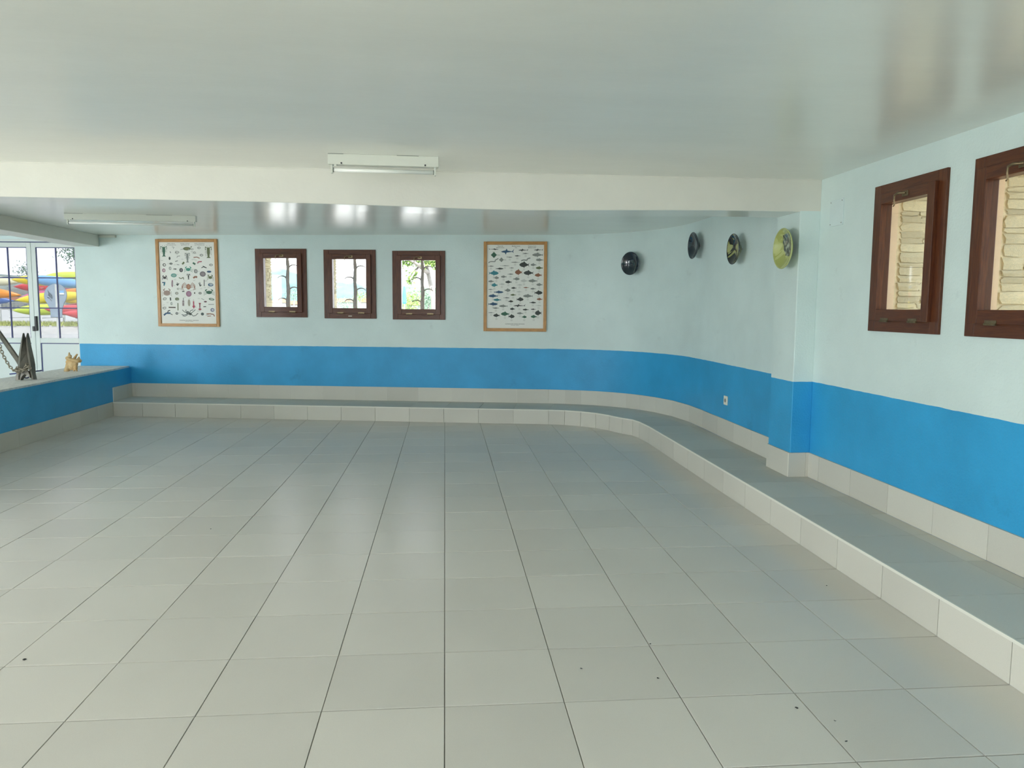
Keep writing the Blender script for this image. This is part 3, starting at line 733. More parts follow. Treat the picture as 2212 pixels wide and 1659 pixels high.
def text(parent, s, x, z, size, m, align='CENTER', font_w=1.0):
    cu = bpy.data.curves.new('lettering', 'FONT'); cu.body = s; cu.size = size; cu.align_x = align; cu.align_y = 'CENTER'; cu.space_line = 1.05; cu.extrude = 0
    cu.offset = size*.012
    tmp = bpy.data.objects.new('lettering', cu); COL.objects.link(tmp)
    dg = bpy.context.evaluated_depsgraph_get(); me = bpy.data.meshes.new_from_object(tmp.evaluated_get(dg)); bpy.data.objects.remove(tmp)
    o = link('lettering', me, m, parent); o.rotation_euler = (math.pi/2, 0, 0); o.location = (x, -.0106, z); o.scale = (font_w, 1, 1); return o
M['ink'] = mat('black_ink', (.05, .055, .05), .6); M['ink_grey'] = mat('grey_ink', (.16, .17, .15), .6)
DK = (.03, .04, .035); GY = (.22, .24, .22); LG = (.55, .57, .53); GN = (.03, .12, .07); BL = (.02, .08, .16); TE = (.03, .22, .26); RD = (.36, .03, .07); BR = (.25, .10, .05); PU = (.28, .13, .20); BG = (.33, .26, .18); OL = (.10, .13, .05)
def caption(I, u, v, n=3):
    for k in range(n): I.line([(u-.02, v+k*.0045), (u+.018, v+k*.0045)], .0028, (.50, .51, .47))
# --- fish poster
pr2, rc = framed('fish_poster', .940, 1.160, 2.355, .848, 'oak framed poster of fish drawings to the right of the small windows')
I = Ink(rc)
def U(X, Y): return ((X-165)/925, (Y-150)/1343)
def fish(X, Y, L_, Hh, d, col, fin=True, tail=True, belly=None):
    u, v = U(X, Y); a = L_/925/2; b = Hh/925/2; q = 925/1343
    top = [(-1, .05), (-.8, .55), (-.45, .95), (0, 1), (.4, .7), (.75, .3), (.85, .18)]
    pts = [(u+d*-t*a*-1*-1, v-h*b*q) for t, h in top] + [(u+d*-t*a*-1*-1, v+h*b*q*.9) for t, h in top[::-1]]
    pts = [(u-d*t*a*-1, y) for (t, _), (x, y) in zip(top+top[::-1], pts)]
    I.poly(pts, col)
    if belly: I.ell(u-d*.1*a*-1*-1, v+b*q*.35, a*.6, b*.35, belly)
    if tail: x0 = u+d*.78*a; x1 = u+d*1.08*a; I.poly([(x0, v-.1*b*q), (x1, v-.85*b*q), (x1-d*.12*a, v), (x1, v+.85*b*q), (x0, v+.1*b*q)], col)
    if fin: I.poly([(u-d*.25*a, v-.85*b*q), (u+d*.0*a, v-1.5*b*q), (u+d*.4*a, v-.6*b*q)], col); I.poly([(u-d*.2*a, v+.7*b*q), (u+d*.02*a, v+1.4*b*q), (u+d*.15*a, v+.6*b*q)], col)
def shark(X, Y, L_, Hh, d, col):
    u, v = U(X, Y); a = L_/925/2; b = Hh/925/2; q = 925/1343
    pts = [(-1, .05), (-.6, -.28), (-.3, -.38), (-.12, -1.0), (0, -.32), (.5, -.12), (.72, -.1), (1.0, -.95), (.85, .05), (.95, .6), (.7, .1), (.2, .25), (-.15, .35), (-.25, 1.1), (-.42, .4), (-.8, .28)]
    I.poly([(u+d*x*a, v+y*b*q) for x, y in pts], col)
F_ = [('s',275,222,165,30,-1,DK),('s',500,258,215,95,1,BL),('s',755,235,165,45,1,DK),('s',1000,232,155,40,1,DK),('f',795,290,85,18,1,GY),('f',985,312,175,52,1,GY),('f',660,328,90,16,1,DK),('f',537,350,85,14,-1,GY),
 ('f',1018,392,120,38,1,GY),('f',625,430,140,14,1,GY),('f',770,470,155,78,1,DK),('f',920,470,90,38,1,GY),('f',1015,520,115,40,1,OL),('f',232,493,95,16,-1,GY),('f',460,485,150,10,-1,GY),('f',568,520,75,14,-1,GY),('f',375,533,125,24,-1,DK),
 ('f',280,605,155,62,-1,TE),('f',680,590,115,75,1,BR),('f',840,600,155,66,1,DK),('f',550,620,95,18,-1,GY),('f',1000,635,115,50,1,BR),('f',320,680,85,40,-1,GY),('f',440,662,92,32,1,GY),('f',648,697,105,42,-1,GY),('f',772,727,110,42,1,LG),('f',912,727,145,44,1,GY),
 ('f',235,737,95,30,1,GY),('f',518,747,105,38,1,DK),('f',290,797,100,52,1,TE),('f',412,782,90,26,-1,LG),('f',1020,787,100,40,1,GY),('f',700,792,88,22,-1,LG),('f',605,842,85,26,1,DK),('f',805,835,88,16,1,BR),('f',917,853,86,26,1,GY),('f',230,867,82,14,1,GY),
 ('f',505,880,95,46,-1,GY),('f',362,910,155,36,-1,BL),('f',695,903,90,22,1,LG),('f',1008,917,130,58,-1,DK),('f',268,972,152,44,1,BL),('f',595,953,90,26,1,OL),('f',835,970,158,46,1,GY),('f',490,1000,100,18,-1,GY),('f',335,1035,125,36,1,TE),('f',710,1025,112,54,-1,DK),('f',1025,1020,92,34,1,BR),
 ('f',557,1058,85,30,-1,DK),('f',918,1075,105,24,-1,DK),('f',268,1103,155,44,-1,BL),('f',435,1135,138,36,1,GY),('s',700,1125,200,50,1,DK),('f',1012,1123,95,18,-1,LG),('f',315,1168,102,22,1,GY),('f',585,1180,80,34,1,DK),('f',800,1190,98,26,1,DK),('f',925,1183,84,18,1,DK),
 ('f',238,1243,98,12,1,GY),('f',1005,1243,105,72,1,DK),('f',325,1287,105,48,1,DK),('f',465,1262,135,58,1,GN),('f',710,1250,105,30,1,GY),('f',572,1302,102,54,-1,DK),('f',780,1308,80,36,-1,GN),('f',935,1302,100,42,1,GN)]
for t, X, Y, L_, Hh, d, c in F_:
    (shark if t == 's' else fish)(X, Y, L_, Hh*1.0, d, c)
    u, v = U(X, Y); caption(I, u, min(.93, v+Hh/1343*.6+.012), 5)
def ray_fish(X, Y, s_, c):
    u, v = U(X, Y); a = s_/925; q = 925/1343; I.poly([(u-a, v), (u, v-a*q*.95), (u+a*.9, v), (u, v+a*q*.95)], c); I.line([(u+a*.8, v), (u+a*1.9, v+.002)], .006, c)
ray_fish(280, 313, 52, GN); ray_fish(402, 390, 40, GY)
I.line([U(190,438), U(225,418), U(300,420), U(300,395), U(352,370)], .016, GY); I.line([U(722,405), U(760,392), U(815,398), U(825,372), U(870,360)], .020, GY)
I.build(pr2)
x0, x1, z0, z1 = rc; Wd = x1-x0; Hd = z1-z0
for s, u, v in (('Peces del\nMediterráneo', .235, .026), ('Mediterranean\nFish', .51, .026), ('Poissons de la\nMéditerranée', .79, .026)): text(pr2, s, x0+u*Wd, z1-v*Hd, .019, M['ink_grey'])
text(pr2, 'SCANDINAVIAN FISHING YEAR BOOK', x0+.5*Wd, z1-.948*Hd, .0155, M['ink'], font_w=.98)
text(pr2, 'HEDEHUSENE · DENMARK', x0+.5*Wd, z1-.963*Hd, .0095, M['ink'])
# --- crustacean poster
pr1, rc = framed('crustacean_poster', -3.551, 1.185, 2.390, .884, 'oak framed poster of crabs, shells and squid nearest the ceiling lamp and door')
I = Ink(rc)
def V1(X, Y): return ((X-187-(Y-180)*.0465)/867, (Y-180)/1312)
def lob(X, Y, h, w_, c, legs=3):
    u, v = V1(X, Y); a = w_/867; b = h/1312
    I.poly([(u-a*.22, v-b*.45), (u+a*.22, v-b*.45), (u+a*.24, v+.0), (u+a*.14, v+b*.38), (u+a*.35, v+b*.5), (u-a*.35, v+b*.5), (u-a*.14, v+b*.38), (u-a*.24, v)], c)
    for s in (-1, 1):
        I.line([(u+s*a*.18, v-b*.38), (u+s*a*.48, v-b*.52), (u+s*a*.5, v-b*.2)], .010, c)
        for k in range(legs): I.line([(u+s*a*.2, v-b*(.3-.12*k)), (u+s*a*.55, v-b*(.2-.14*k))], .004, c)
        I.line([(u+s*a*.1, v-b*.45), (u+s*a*.25, v-b*.65)], .003, c)
def crab(X, Y, w_, h, c, c2=None):
    u, v = V1(X, Y); a = w_/867/2; q = 867/1312; b = h/867/2
    I.ell(u, v, a*.55, b*.55, c)
    for s in (-1, 1):
        I.line([(u+s*a*.4, v-b*.3*q), (u+s*a*.75, v-b*.7*q), (u+s*a*.35, v-b*1.05*q)], .014, c2 or c)
        for k in range(3): I.line([(u+s*a*.45, v+b*(.0+.25*k)*q), (u+s*a*.95, v+b*(-.2+.5*k)*q), (u+s*a*1.0, v+b*(.1+.5*k)*q)], .005, c)
def shell(X, Y, w_, h, c, inner=None, rot=0):
    u, v = V1(X, Y); I.ell(u, v, w_/867/2, h/867/2, c, rot)
    if inner: I.ell(u+.003, v, w_/867/2*.62, h/867/2*.6, inner, rot)
def squig(P_, w_, c): I.line([V1(*p) for p in P_], w_, c)
WH = (.62, .62, .57)
lob(270,330,160,95,GN); lob(965,345,175,95,OL,4); lob(640,430,150,70,GY); lob(660,735,85,45,DK,0)
shell(630,285,120,52,OL,(.16,.17,.07)); squig([(690,270),(700,245)],.014,OL); shell(712,292,45,22,GY,WH); squig([(530,300),(575,290)],.008,GY)
for X, Y, w_, h, c, i in ((478,342,68,36,GY,WH),(818,272,52,34,GY,WH),(750,347,42,32,GY,WH),(858,388,56,38,GY,LG),(280,545,54,46,DK,WH),(1008,543,58,36,GY,WH),(273,633,54,58,PU,(.55,.45,.43)),(372,600,40,50,GY,LG),(545,628,58,62,DK,(.18,.17,.19)),(773,645,60,62,GY,(.40,.40,.38)),(882,690,94,80,(.16,.14,.15),(.24,.21,.22)),
    (430,713,92,58,(.10,.30,.26),(.24,.42,.36)),(980,652,72,30,BL,(.04,.10,.22)),(1008,862,86,50,BL,(.35,.42,.48)),(500,930,38,30,GY,WH),(480,1002,54,40,GY,(.5,.48,.40)),(845,998,52,38,GY,(.35,.34,.30)),(668,1010,88,88,PU,(.33,.19,.27)),(486,1095,66,46,OL,(.20,.22,.14)),(930,1135,48,22,(.10,.03,.04),None),
    (400,1170,34,46,GY,LG),(288,1243,58,40,GY,WH),(1042,1268,62,56,(.12,.13,.22),(.55,.56,.60)),(886,1335,50,44,(.07,.10,.09),None),(486,1328,44,40,DK,(.30,.30,.28)),(675,1155,40,104,(.30,.28,.20),(.36,.34,.27)),(385,525,50,30,DK,GY),(760,996,20,26,DK,None),(362,440,30,48,DK,None)): shell(X, Y, w_, h, c, i)
shell(1025,1095,86,36,GN,(.45,.5,.42),.15); shell(292,1093,64,42,GY,WH,-.25); shell(285,850,24,66,BL,TE,.3); shell(265,830,34,18,BL,None); shell(408,845,28,110,PU,(.35,.30,.29),.06)
crab(655,618,125,85,(.03,.24,.17)); crab(288,752,85,68,(.05,.04,.04)); crab(1000,745,100,78,OL); crab(985,985,165,92,GN); crab(325,990,150,115,(.33,.24,.20),(.28,.20,.16)); shell(325,1000,110,78,(.36,.28,.24),None)
# spider crab
shell(662,895,66,86,(.36,.16,.09),(.42,.22,.13))
for s in (-1, 1):
    for k in range(4): squig([(662+s*25,880+k*12),(662+s*(60+k*8),830+k*22),(662+s*(95+k*5),860+k*25),(662+s*(104-k*12),900+k*16)], .007, BR)
for P_, w_, c in (([(475,430),(485,405),(525,400)],.010,GY),([(735,425),(790,420),(830,438)],.014,BR),([(798,520),(810,495),(865,490)],.016,RD),([(450,490),(490,478)],.010,DK),([(475,538),(515,545)],.008,DK),([(225,468),(240,478),(262,470)],.004,GY),([(560,535),(590,500)],.030,OL),([(725,510),(765,535)],.030,GN),
    ([(860,590),(890,575),(940,592)],.012,DK),([(880,562),(940,590)],.012,DK),([(425,610),(470,612)],.018,DK),([(510,750),(545,765),(580,745),(585,780)],.014,OL),([(735,755),(770,730),(795,745)],.030,BR),([(905,780),(907,885)],.013,DK),([(470,855),(492,875),(485,830),(492,878),(512,840)],.014,DK),([(820,830),(845,890),(838,820),(850,885),(868,860)],.009,DK),
    ([(565,972),(600,968)],.018,DK),([(365,330),(378,345),(370,355)],.010,DK),([(380,1070),(385,1120)],.022,DK),([(585,1075),(582,1140)],.014,GY),([(583,1120),(585,1205)],.034,(.26,.20,.21)),([(745,1100),(745,1140)],.016,(.6,.55,.5)),([(745,1130),(748,1200)],.022,RD),([(842,1155),(845,1260)],.018,(.22,.02,.04)),([(355,1230),(465,1232)],.020,(.10,.08,.07)),([(500,1160),(503,1280)],.016,OL),
    ([(900,1218),(942,1215)],.014,DK),([(865,1085),(910,1105)],.009,GY),([(975,1180),(1065,1178)],.010,GY),([(280,1360),(320,1325),(385,1325)],.028,BL),([(340,1320),(350,1285),(380,1280)],.016,DK),([(385,1335),(418,1352)],.012,DK),([(950,1335),(1000,1330),(1060,1340),(1075,1372)],.016,BR),([(965,1372),(1020,1365)],.012,BR),([(395,255),(430,262),(415,290)],.007,GY)): squig(P_, w_, c)
I.poly([V1(726,1212), V1(748,1185), V1(775,1212), V1(750,1250)], RD); I.poly([V1(815,1255), V1(845,1245), V1(875,1255), V1(848,1280)], RD); squig([(828,1158),(842,1185),(858,1158)], .012, RD)
# octopus
shell(660,1318,58,48,DK,(.14,.17,.15), .5); squig([(680,1330),(715,1340)],.04,DK)
for P_ in ([(640,1320),(600,1300),(570,1270)],[(650,1340),(600,1355),(560,1345)],[(655,1350),(610,1375),(575,1365)],[(700,1330),(750,1290),(775,1265)],[(710,1330),(740,1370),(780,1360),(815,1325)],[(690,1310),(700,1280),(740,1270)],[(655,1300),(625,1290),(630,1265)]): squig(P_, .011, (.06,.09,.08))
rr_ = random.Random(3)
for k in range(70):
    u, v = rr_.uniform(.04, .96), rr_.uniform(.08, .90); caption(I, u, v, 3)
# captions first visually: keep them pale and small
I.build(pr1)
x0, x1, z0, z1 = rc; Wd = x1-x0; Hd = z1-z0
for s, u, v in (('Edible molluscs\nand crustaceans etc.', .225, .026), ('Spiselige muslinger\nog krebsdyr etc.', .475, .026), ('Essbare Schalentiere\nund Weichtiere etc.', .735, .026)): text(pr1, s, x0+u*Wd, z1-v*Hd, .0178, M['ink_grey'])
text(pr1, 'SCANDINAVIAN FISHING YEAR BOOK', x0+.5*Wd, z1-.960*Hd, .0165, M['ink'], font_w=.98)
text(pr1, 'HEDEHUSENE · DENMARK', x0+.5*Wd, z1-.974*Hd, .010, M['ink'])

# ------------------------------------------------------------------ glazed dishes on the recess wall
def dish_mat(name, base, second, thr, rough=.06, speck=None):
    m, nt, b = newmat(name); L = nt.links.new
    tc = N(nt, 'ShaderNodeTexCoord'); n = N(nt, 'ShaderNodeTexNoise', Scale=5.5, Detail=2.0, Distortion=1.5); L(tc.outputs['Object'], n.inputs['Vector'])
    r = N(nt, 'ShaderNodeValToRGB'); r.color_ramp.elements[0].position = thr; r.color_ramp.elements[0].color = (*base, 1); r.color_ramp.elements[1].position = thr+.03; r.color_ramp.elements[1].color = (*second, 1)
    L(n.outputs['Fac'], r.inputs[0]); out = r.outputs[0]
    if speck:
        v = N(nt, 'ShaderNodeTexNoise', Scale=30.0, Detail=5.0); L(tc.outputs['Object'], v.inputs['Vector'])
        r2 = N(nt, 'ShaderNodeValToRGB'); r2.color_ramp.elements[0].position = .45; r2.color_ramp.elements[0].color = (.06, .075, .05, 1); r2.color_ramp.elements[1].position = .70; r2.color_ramp.elements[1].color = (.42, .46, .34, 1)
        L(v.outputs['Fac'], r2.inputs[0])
        g = N(nt, 'ShaderNodeVectorMath', operation='DISTANCE'); g.inputs[1].default_value = speck[:3]; L(tc.outputs['Object'], g.inputs[0])
        n3 = N(nt, 'ShaderNodeTexNoise', Scale=14.0); L(tc.outputs['Object'], n3.inputs['Vector'])
        ad = N(nt, 'ShaderNodeMath', operation='MULTIPLY_ADD'); ad.inputs[1].default_value = .05; L(n3.outputs['Fac'], ad.inputs[0]); L(g.outputs['Value'], ad.inputs[2])
        lt_ = N(nt, 'ShaderNodeMath', operation='LESS_THAN'); lt_.inputs[1].default_value = speck[3]; L(ad.outputs[0], lt_.inputs[0])
        mx = N(nt, 'ShaderNodeMix', data_type='RGBA'); L(lt_.outputs[0], mx.inputs[0]); L(out, mx.inputs[6]); L(r2.outputs[0], mx.inputs[7]); out = mx.outputs[2]
    L(out, b.inputs['Base Color']); b.inputs['Roughness'].default_value = rough; b.inputs['Specular IOR Level'].default_value = .7; b.inputs['Coat Weight'].default_value = .5; b.inputs['Coat Roughness'].default_value = .04
    return m
M['rim'] = mat('dark_rim', (.02, .03, .045), .1, coat=.5)
def dish(label, c, nrm, dia, m, rim):
    r = empty('glazed_dish', c); tag(r, label, 'dish', 'glazed dishes on the wall'); n = Vector((*nrm, 0)).normalized()
    r.rotation_euler = n.to_track_quat('Z', 'Y').to_euler()
    R_ = dia/2; prof = [(0, -.040), (.22, -.041), (.42, -.038), (.62, -.028), (.80, -.014), (.93, -.003), (.985, .001), (1.0, -.002), (.985, -.008), (.90, -.016), (.74, -.032), (.5, -.048), (.36, -.055), (.34, -.064), (.28, -.064), (0, -.058)]
    bm = bmesh.new(); S = 40; rings = []
    for q, z in prof:
        if q == 0: rings.append([bm.verts.new((0, 0, z))])
        else: rings.append([bm.verts.new((R_*q*math.cos(2*math.pi*k/S), R_*q*math.sin(2*math.pi*k/S), z)) for k in range(S)])
    for a, b in zip(rings, rings[1:]):
        for k in range(S):
            if len(a) == 1: bm.faces.new((a[0], b[k], b[(k+1) % S]))
            elif len(b) == 1: bm.faces.new((a[k], a[(k+1) % S], b[0]))
            else: bm.faces.new((a[k], a[(k+1) % S], b[(k+1) % S], b[k]))
    bmobj('bowl', bm, m, r, smooth=True)
    bm = bmesh.new(); add_tube(bm, [(R_*.99*math.cos(2*math.pi*k/S), R_*.99*math.sin(2*math.pi*k/S), 0) for k in range(S+1)], .0035, 8, cap=False); bmobj('rim', bm, rim, r, smooth=True)
    bm = bmesh.new(); add_box(bm, -.008, .008, -.008, .008, -.115, -.05); bmobj('hanger', bm, M['iron'], r)
    return r
def wall_dish(x, y, X_wall, label, dia, m, rim, nrm):
    d = ray(x, y); t = X_wall/d.x; p = CAMP+d*t; return dish(label, p, nrm, dia, m, rim)
M['d1'] = dish_mat('dark_teal_glaze', (.008, .016, .028), (.02, .04, .045), .60)
M['d3'] = dish_mat('black_olive_glaze', (.010, .012, .012), (.30, .32, .12), .52)  # olive swirls: glaze pattern with reflections partly painted in
M['d4'] = dish_mat('olive_yellow_glaze', (.34, .38, .11), (.46, .50, .19), .5, .10, speck=(.02, .03, -.03, .11))  # speckled middle mixes glaze pattern and painted-in reflection
M['rim4'] = mat('olive_rim', (.45, .50, .20), .15, coat=.4)
d = ray(1361, 569); t = 9.52/d.y
dish('dark round glazed dish, lowest of the four, on the curved corner', CAMP+d*t, (-.80, -.60), .286, M['d1'], M['rim'])
wall_dish(1496, 530.5, 2.71, 'narrow-looking dark blue glazed dish, second from the corner, hung highest', .288, M['d1'], M['rim'], (-1, -.03))
wall_dish(1583, 538, 2.70, 'black and olive patterned glazed dish beside the yellow-green one', .285, M['d3'], M['rim'], (-1, -.03))
wall_dish(1690, 537, 2.565, 'yellow-green glazed dish with dark speckled middle next to the pillar', .305, M['d4'], M['rim4'], (-1, -.03))

# ------------------------------------------------------------------ socket, cover plate, trunking
so = empty('wall_socket', (2.797, 7.325, .572)); tag(so, 'ivory electrical socket on the blue wall above the bench', 'socket')
box('plate', -.012, .0, -.045, .045, -.045, .045, M['ivory'], so, bevel=.004)
bm = bmesh.new(); add_tube(bm, [(-.0135, 0, 0), (-.010, 0, 0)], .020, 20); bmobj('socket_well', bm, M['cap'], so)
cp = empty('cover_plate', (XR, 5.34, 2.175)); tag(cp, 'square junction box cover painted like the wall beside the pillar', 'cover plate')
box('cover', -.007, .0, -.093, .093, -.093, .093, M['plaster'], cp, bevel=.0015)
for a in (-1, 1):
    for b in (-1, 1):
        bm = bmesh.new(); add_tube(bm, [(-.009, a*.078, b*.078), (-.006, a*.078, b*.078)], .004, 8); bmobj('screw', bm, M['cap'], cp)
tr = empty('cable_trunking', bwp(bu(-4.67), ZC-.036, -.02), rz_b); tag(tr, 'short white cable trunking at the ceiling end of the back wall', 'trunking')
box('trunk', -.115, .115, -.02, .02, 0, .034, M['white_metal'], tr, bevel=.002); box('end_cap', .113, .120, -.021, .021, -.001, .035, M['beam'], tr)

# ------------------------------------------------------------------ fluorescent battens
def batten(c, rz, L_, label, flip=1, h=.066):
    r = empty('fluorescent_lamp', c, rz); tag(r, label, 'lamp', 'fluorescent battens on the ceiling')
    # body open at the ends: tapered channel
    bm = bmesh.new()
    prof = [(-.033, 0), (-.033, -h), (.033, -h), (.033, 0)]
    a = [bm.verts.new((-L_/2, y, z)) for y, z in prof]; b = [bm.verts.new((L_/2, y, z)) for y, z in prof]
    for k in range(4): bm.faces.new((a[k], a[(k+1) % 4], b[(k+1) % 4], b[k]))
    bm.faces.new(a); bm.faces.new(b[::-1]); bmobj('body', bm, M['white_metal'], r, bevel=.002)
    box('gap', -L_/2+.001, -L_/2+.14*L_, -.0345, -.030, -.003, .0, M['cap'], r); box('gap', L_*.12, L_*.32, -.0345, -.030, -.003, .0, M['cap'], r)
    for s in (-1, 1):
        bm = bmesh.new(); add_box(bm, s*(L_/2-.022)-.006, s*(L_/2-.022)+.006, -.015, .015, -h-.052, -h); bmobj('tube_holder', bm, M['white_metal'], r, bevel=.002)
        bm = bmesh.new(); add_tube(bm, [(s*(L_/2-.020), 0, -h-.030), (s*(L_/2-.034), 0, -h-.030)], .0145, 14); bmobj('tube_cap', bm, M['cap'], r, smooth=False)
        bm = bmesh.new(); add_tube(bm, [(s*(L_/2-.085), -.0335, -h+.008), (s*(L_/2-.085), -.036, -h+.008)], .006, 10); bmobj('screw_hole', bm, M['black'], r)
    bm = bmesh.new(); add_tube(bm, [(-L_/2+.034, 0, -h-.030), (L_/2-.034, 0, -h-.030)], .013, 16); bmobj('tube', bm, M['tube'], r, smooth=True)
    bm = bmesh.new(); add_tube(bm, [(-L_/2+.05, -.020, -h+.004), (-L_/2+.05, -.020, -h-.010)], .010, 12); bmobj('starter', bm, M['white_metal'], r)
    return r
batten((-.390, 5.07, ZC), math.atan2(.019, .695), .700, 'short white fluorescent batten on the main ceiling just before the beam')
batten((-3.355, 8.645, ZC), math.atan2(.054, 1.325), 1.335, 'long white fluorescent batten on the ceiling beyond the beam')

# ------------------------------------------------------------------ crumbs on the floor
bm = bmesh.new()
for x, y, s in ((55,1423,.006),(1256,1443,.003),(1421,1464,.003),(1404,1390,.003),(1720,1528,.004),(1786,1264,.003),(1828,1600,.003),(1804,1556,.002),(455,1142,.003)):
    p = onz(x, y, .004)
    for q in range(3):
        mt = Matrix.Translation(p+Vector((random.uniform(-s, s), random.uniform(-s, s), -.001))) @ Matrix.Diagonal((s*1.2, s*.6, s*.6, 1)); bmesh.ops.create_icosphere(bm, subdivisions=1, radius=1, matrix=mt)
o = bmobj('dirt_crumbs', bm, M['black']); tag(o, 'tiny dark dirt crumbs scattered on the tiled floor', 'crumbs', kind='stuff')

# ------------------------------------------------------------------ outside
g = box('ground', -300, 300, -100, 260, -.5, -.25, M['ground']); tag(g, kind='structure')
bm = bmesh.new(); add_prism(bm, [(-60, 12.5), (-60, 90), (60, 90), (60, 12.8), (4, 12.8), (-5.2, 12.3)], -.3, -.03); g2 = bmobj('terrain_yard', bm, M['ground']); tag(g2, kind='structure')
g3 = box('terrain_bay', -900, 900, 260, 1200, -7, -5, mat('bay_land', (.28, .33, .30), .9, var=.2, vscale=.02)); tag(g3, kind='structure')
def hill(name, cx_, cy_, w_, d_, h_, m):
    bm = bmesh.new(); nx, ny = 60, 16; V_ = []
    for j in range(ny+1):
        row = []
        for i in range(nx+1):
            u = i/nx*2-1; v = j/ny*2-1; z = h_*max(0, (1-u*u))**.9*max(0, (1-v*v))**.7*(1+.05*math.sin(i*.35)+.02*math.sin(i*.9+j*.8)); row.append(bm.verts.new((cx_+u*w_, cy_+v*d_, -6+z)))
        V_.append(row)
    for j in range(ny):
        for i in range(nx): bm.faces.new((V_[j][i], V_[j][i+1], V_[j+1][i+1], V_[j+1][i]))
    o = bmobj(name, bm, m, smooth=True); tag(o, kind='structure'); return o
MH = mat('wooded_hill', (.065, .12, .13), .95, var=.35, vscale=.05); MH2 = mat('green_hill', (.075, .125, .07), .95, var=.35, vscale=.06)
def wdir(px, D): p = at(px, 655, D); return p
p = wdir(600, 900); hill('hill', p.x-10, p.y, 75, 60, 52, MH)
p = wdir(752, 760); hill('hill', p.x-5, p.y, 48, 50, 32, MH)
p = wdir(910, 700); hill('hill', p.x+10, p.y, 110, 60, 26, MH2)
p = wdir(100, 900); hill('hill', p.x, p.y, 260, 60, 42, mat('pale_hill', (.18, .20, .18), .95, var=.2, vscale=.05))
MW = mat('white_render', (.22, .215, .20), .8); MR = mat('clay_roof', (.22, .085, .045), .8, var=.2, vscale=1); MWn = mat('dark_window', (.12, .14, .16), .3)
def house(px, D, w_, h_, floors, n, label, base=-5, roof=True):
    p = at(px, 655, D); r = empty('house', (p.x, p.y, base), -YAW); tag(r, label, 'house', 'houses across the bay')
    box('wall', -w_/2, w_/2, 0, 8, 0, h_, MW, r)
    if roof:
        bm = bmesh.new(); v = [bm.verts.new(q) for q in ((-w_/2-.5, -.5, h_), (w_/2+.5, -.5, h_), (w_/2+.5, 8.5, h_), (-w_/2-.5, 8.5, h_), (-w_/2+1, 4, h_+2.2), (w_/2-1, 4, h_+2.2))]
        for f in ((0,1,5,4), (1,2,5), (2,3,4,5), (3,0,4), (0,3,2,1)): bm.faces.new([v[i] for i in f])
        bmobj('roof', bm, MR, r)
    for f in range(floors):
        for k in range(n):
            x = -w_/2+(k+.5)*w_/n; z = 1.2+f*(h_-.5)/floors; box('window', x-.55, x+.55, -.12, .05, z, z+1.4, MWn, r)
house(601, 460, 9, 8.5, 2, 4, 'white house with clay roof in the back window nearest the crustacean poster')
house(640, 470, 12, 7.5, 2, 4, 'white house at the edge of the back window nearest the crustacean poster')
house(612, 380, 16, 2.8, 1, 7, 'low white house in front of the taller ones in the first back window', roof=False)
house(738, 450, 10, 9, 2, 3, 'white house with clay roof below the hill in the middle back window')
house(792, 440, 8, 9, 2, 2, 'white house at the edge of the middle back window')
house(893, 450, 8, 7.5, 2, 3, 'white house with clay roof among trees in the back window with pine branches')
for k, (px, D, h_) in enumerate(((12, 520, 12), (42, 540, 17), (30, 500, 9), (130, 560, 9))): house(px, D, 13, h_, 3, 5, ['pale house behind the kayaks at the photo edge', 'tallest pale house on the slope behind the kayaks', 'lowest pale house just above the kayak stack', 'pale house behind the sign post'][k], roof=k % 2 == 0)
# trees
def leaves_bm(bm, c, R_, n, s, sq=1):
    for _ in range(n):
        v = Vector([random.gauss(0, .45) for _ in range(3)]); v.z *= sq; p = Vector(c)+v*R_; a = Vector([random.uniform(-1, 1) for _ in range(3)]).normalized()*s; b = a.cross(Vector([random.uniform(-1, 1) for _ in range(3)])).normalized()*s*.35
        bm.faces.new([bm.verts.new(q) for q in (p-a, p+b, p+a, p-b)])
MLf = mat('pine_needles', (.16, .26, .06), .8, var=.3, vscale=1); MLd = mat('olive_leaves', (.12, .19, .13), .8, var=.3, vscale=1); MTk = mat('grey_bark', (.22, .20, .18), .9, var=.3, vscale=4, bump=.5, bscale=20)
p0 = at(941, 690, 16); tr_ = empty('pine_tree', (p0.x, p0.y, -.05)); tag(tr_, 'pine tree with leaning trunk outside the back window beside the fish poster', 'tree')
def rel(v): return tuple(Vector(v)-tr_.location)
bm = bmesh.new(); add_tube(bm, [rel((p0.x, p0.y, -.1)), rel(at(936, 640, 16)), rel(at(925, 590, 16)), rel(at(917, 550, 16)), rel(at(912, 500, 16))], [.07, .055, .045, .04, .03], 8)
add_tube(bm, [rel(at(925, 590, 16)), rel(at(900, 570, 15.6)), rel(at(878, 556, 15.3))], [.05, .035, .02], 6); add_tube(bm, [rel(at(918, 555, 16)), rel(at(935, 570, 16.2)), rel(at(950, 560, 16.4))], [.04, .03, .02], 6)
add_tube(bm, [rel(at(905, 575, 15.8)), rel(at(893, 592, 15.6)), rel(at(886, 604, 15.4))], [.025, .018, .01], 6)
bmobj('trunk', bm, MTk, tr_, smooth=True)
bm = bmesh.new()
for X, Y, R_, n in ((878,562,.16,260),(890,556,.2,300),(905,552,.2,200),(930,560,.14,160),(940,570,.12,120),(888,600,.09,90),(895,590,.07,50),(915,545,.3,300),(885,610,.06,30)): leaves_bm(bm, rel(at(X, Y, 15.7)), R_, n, .045)
o = bmobj('foliage', bm, MLf, tr_); o['kind'] = 'stuff'
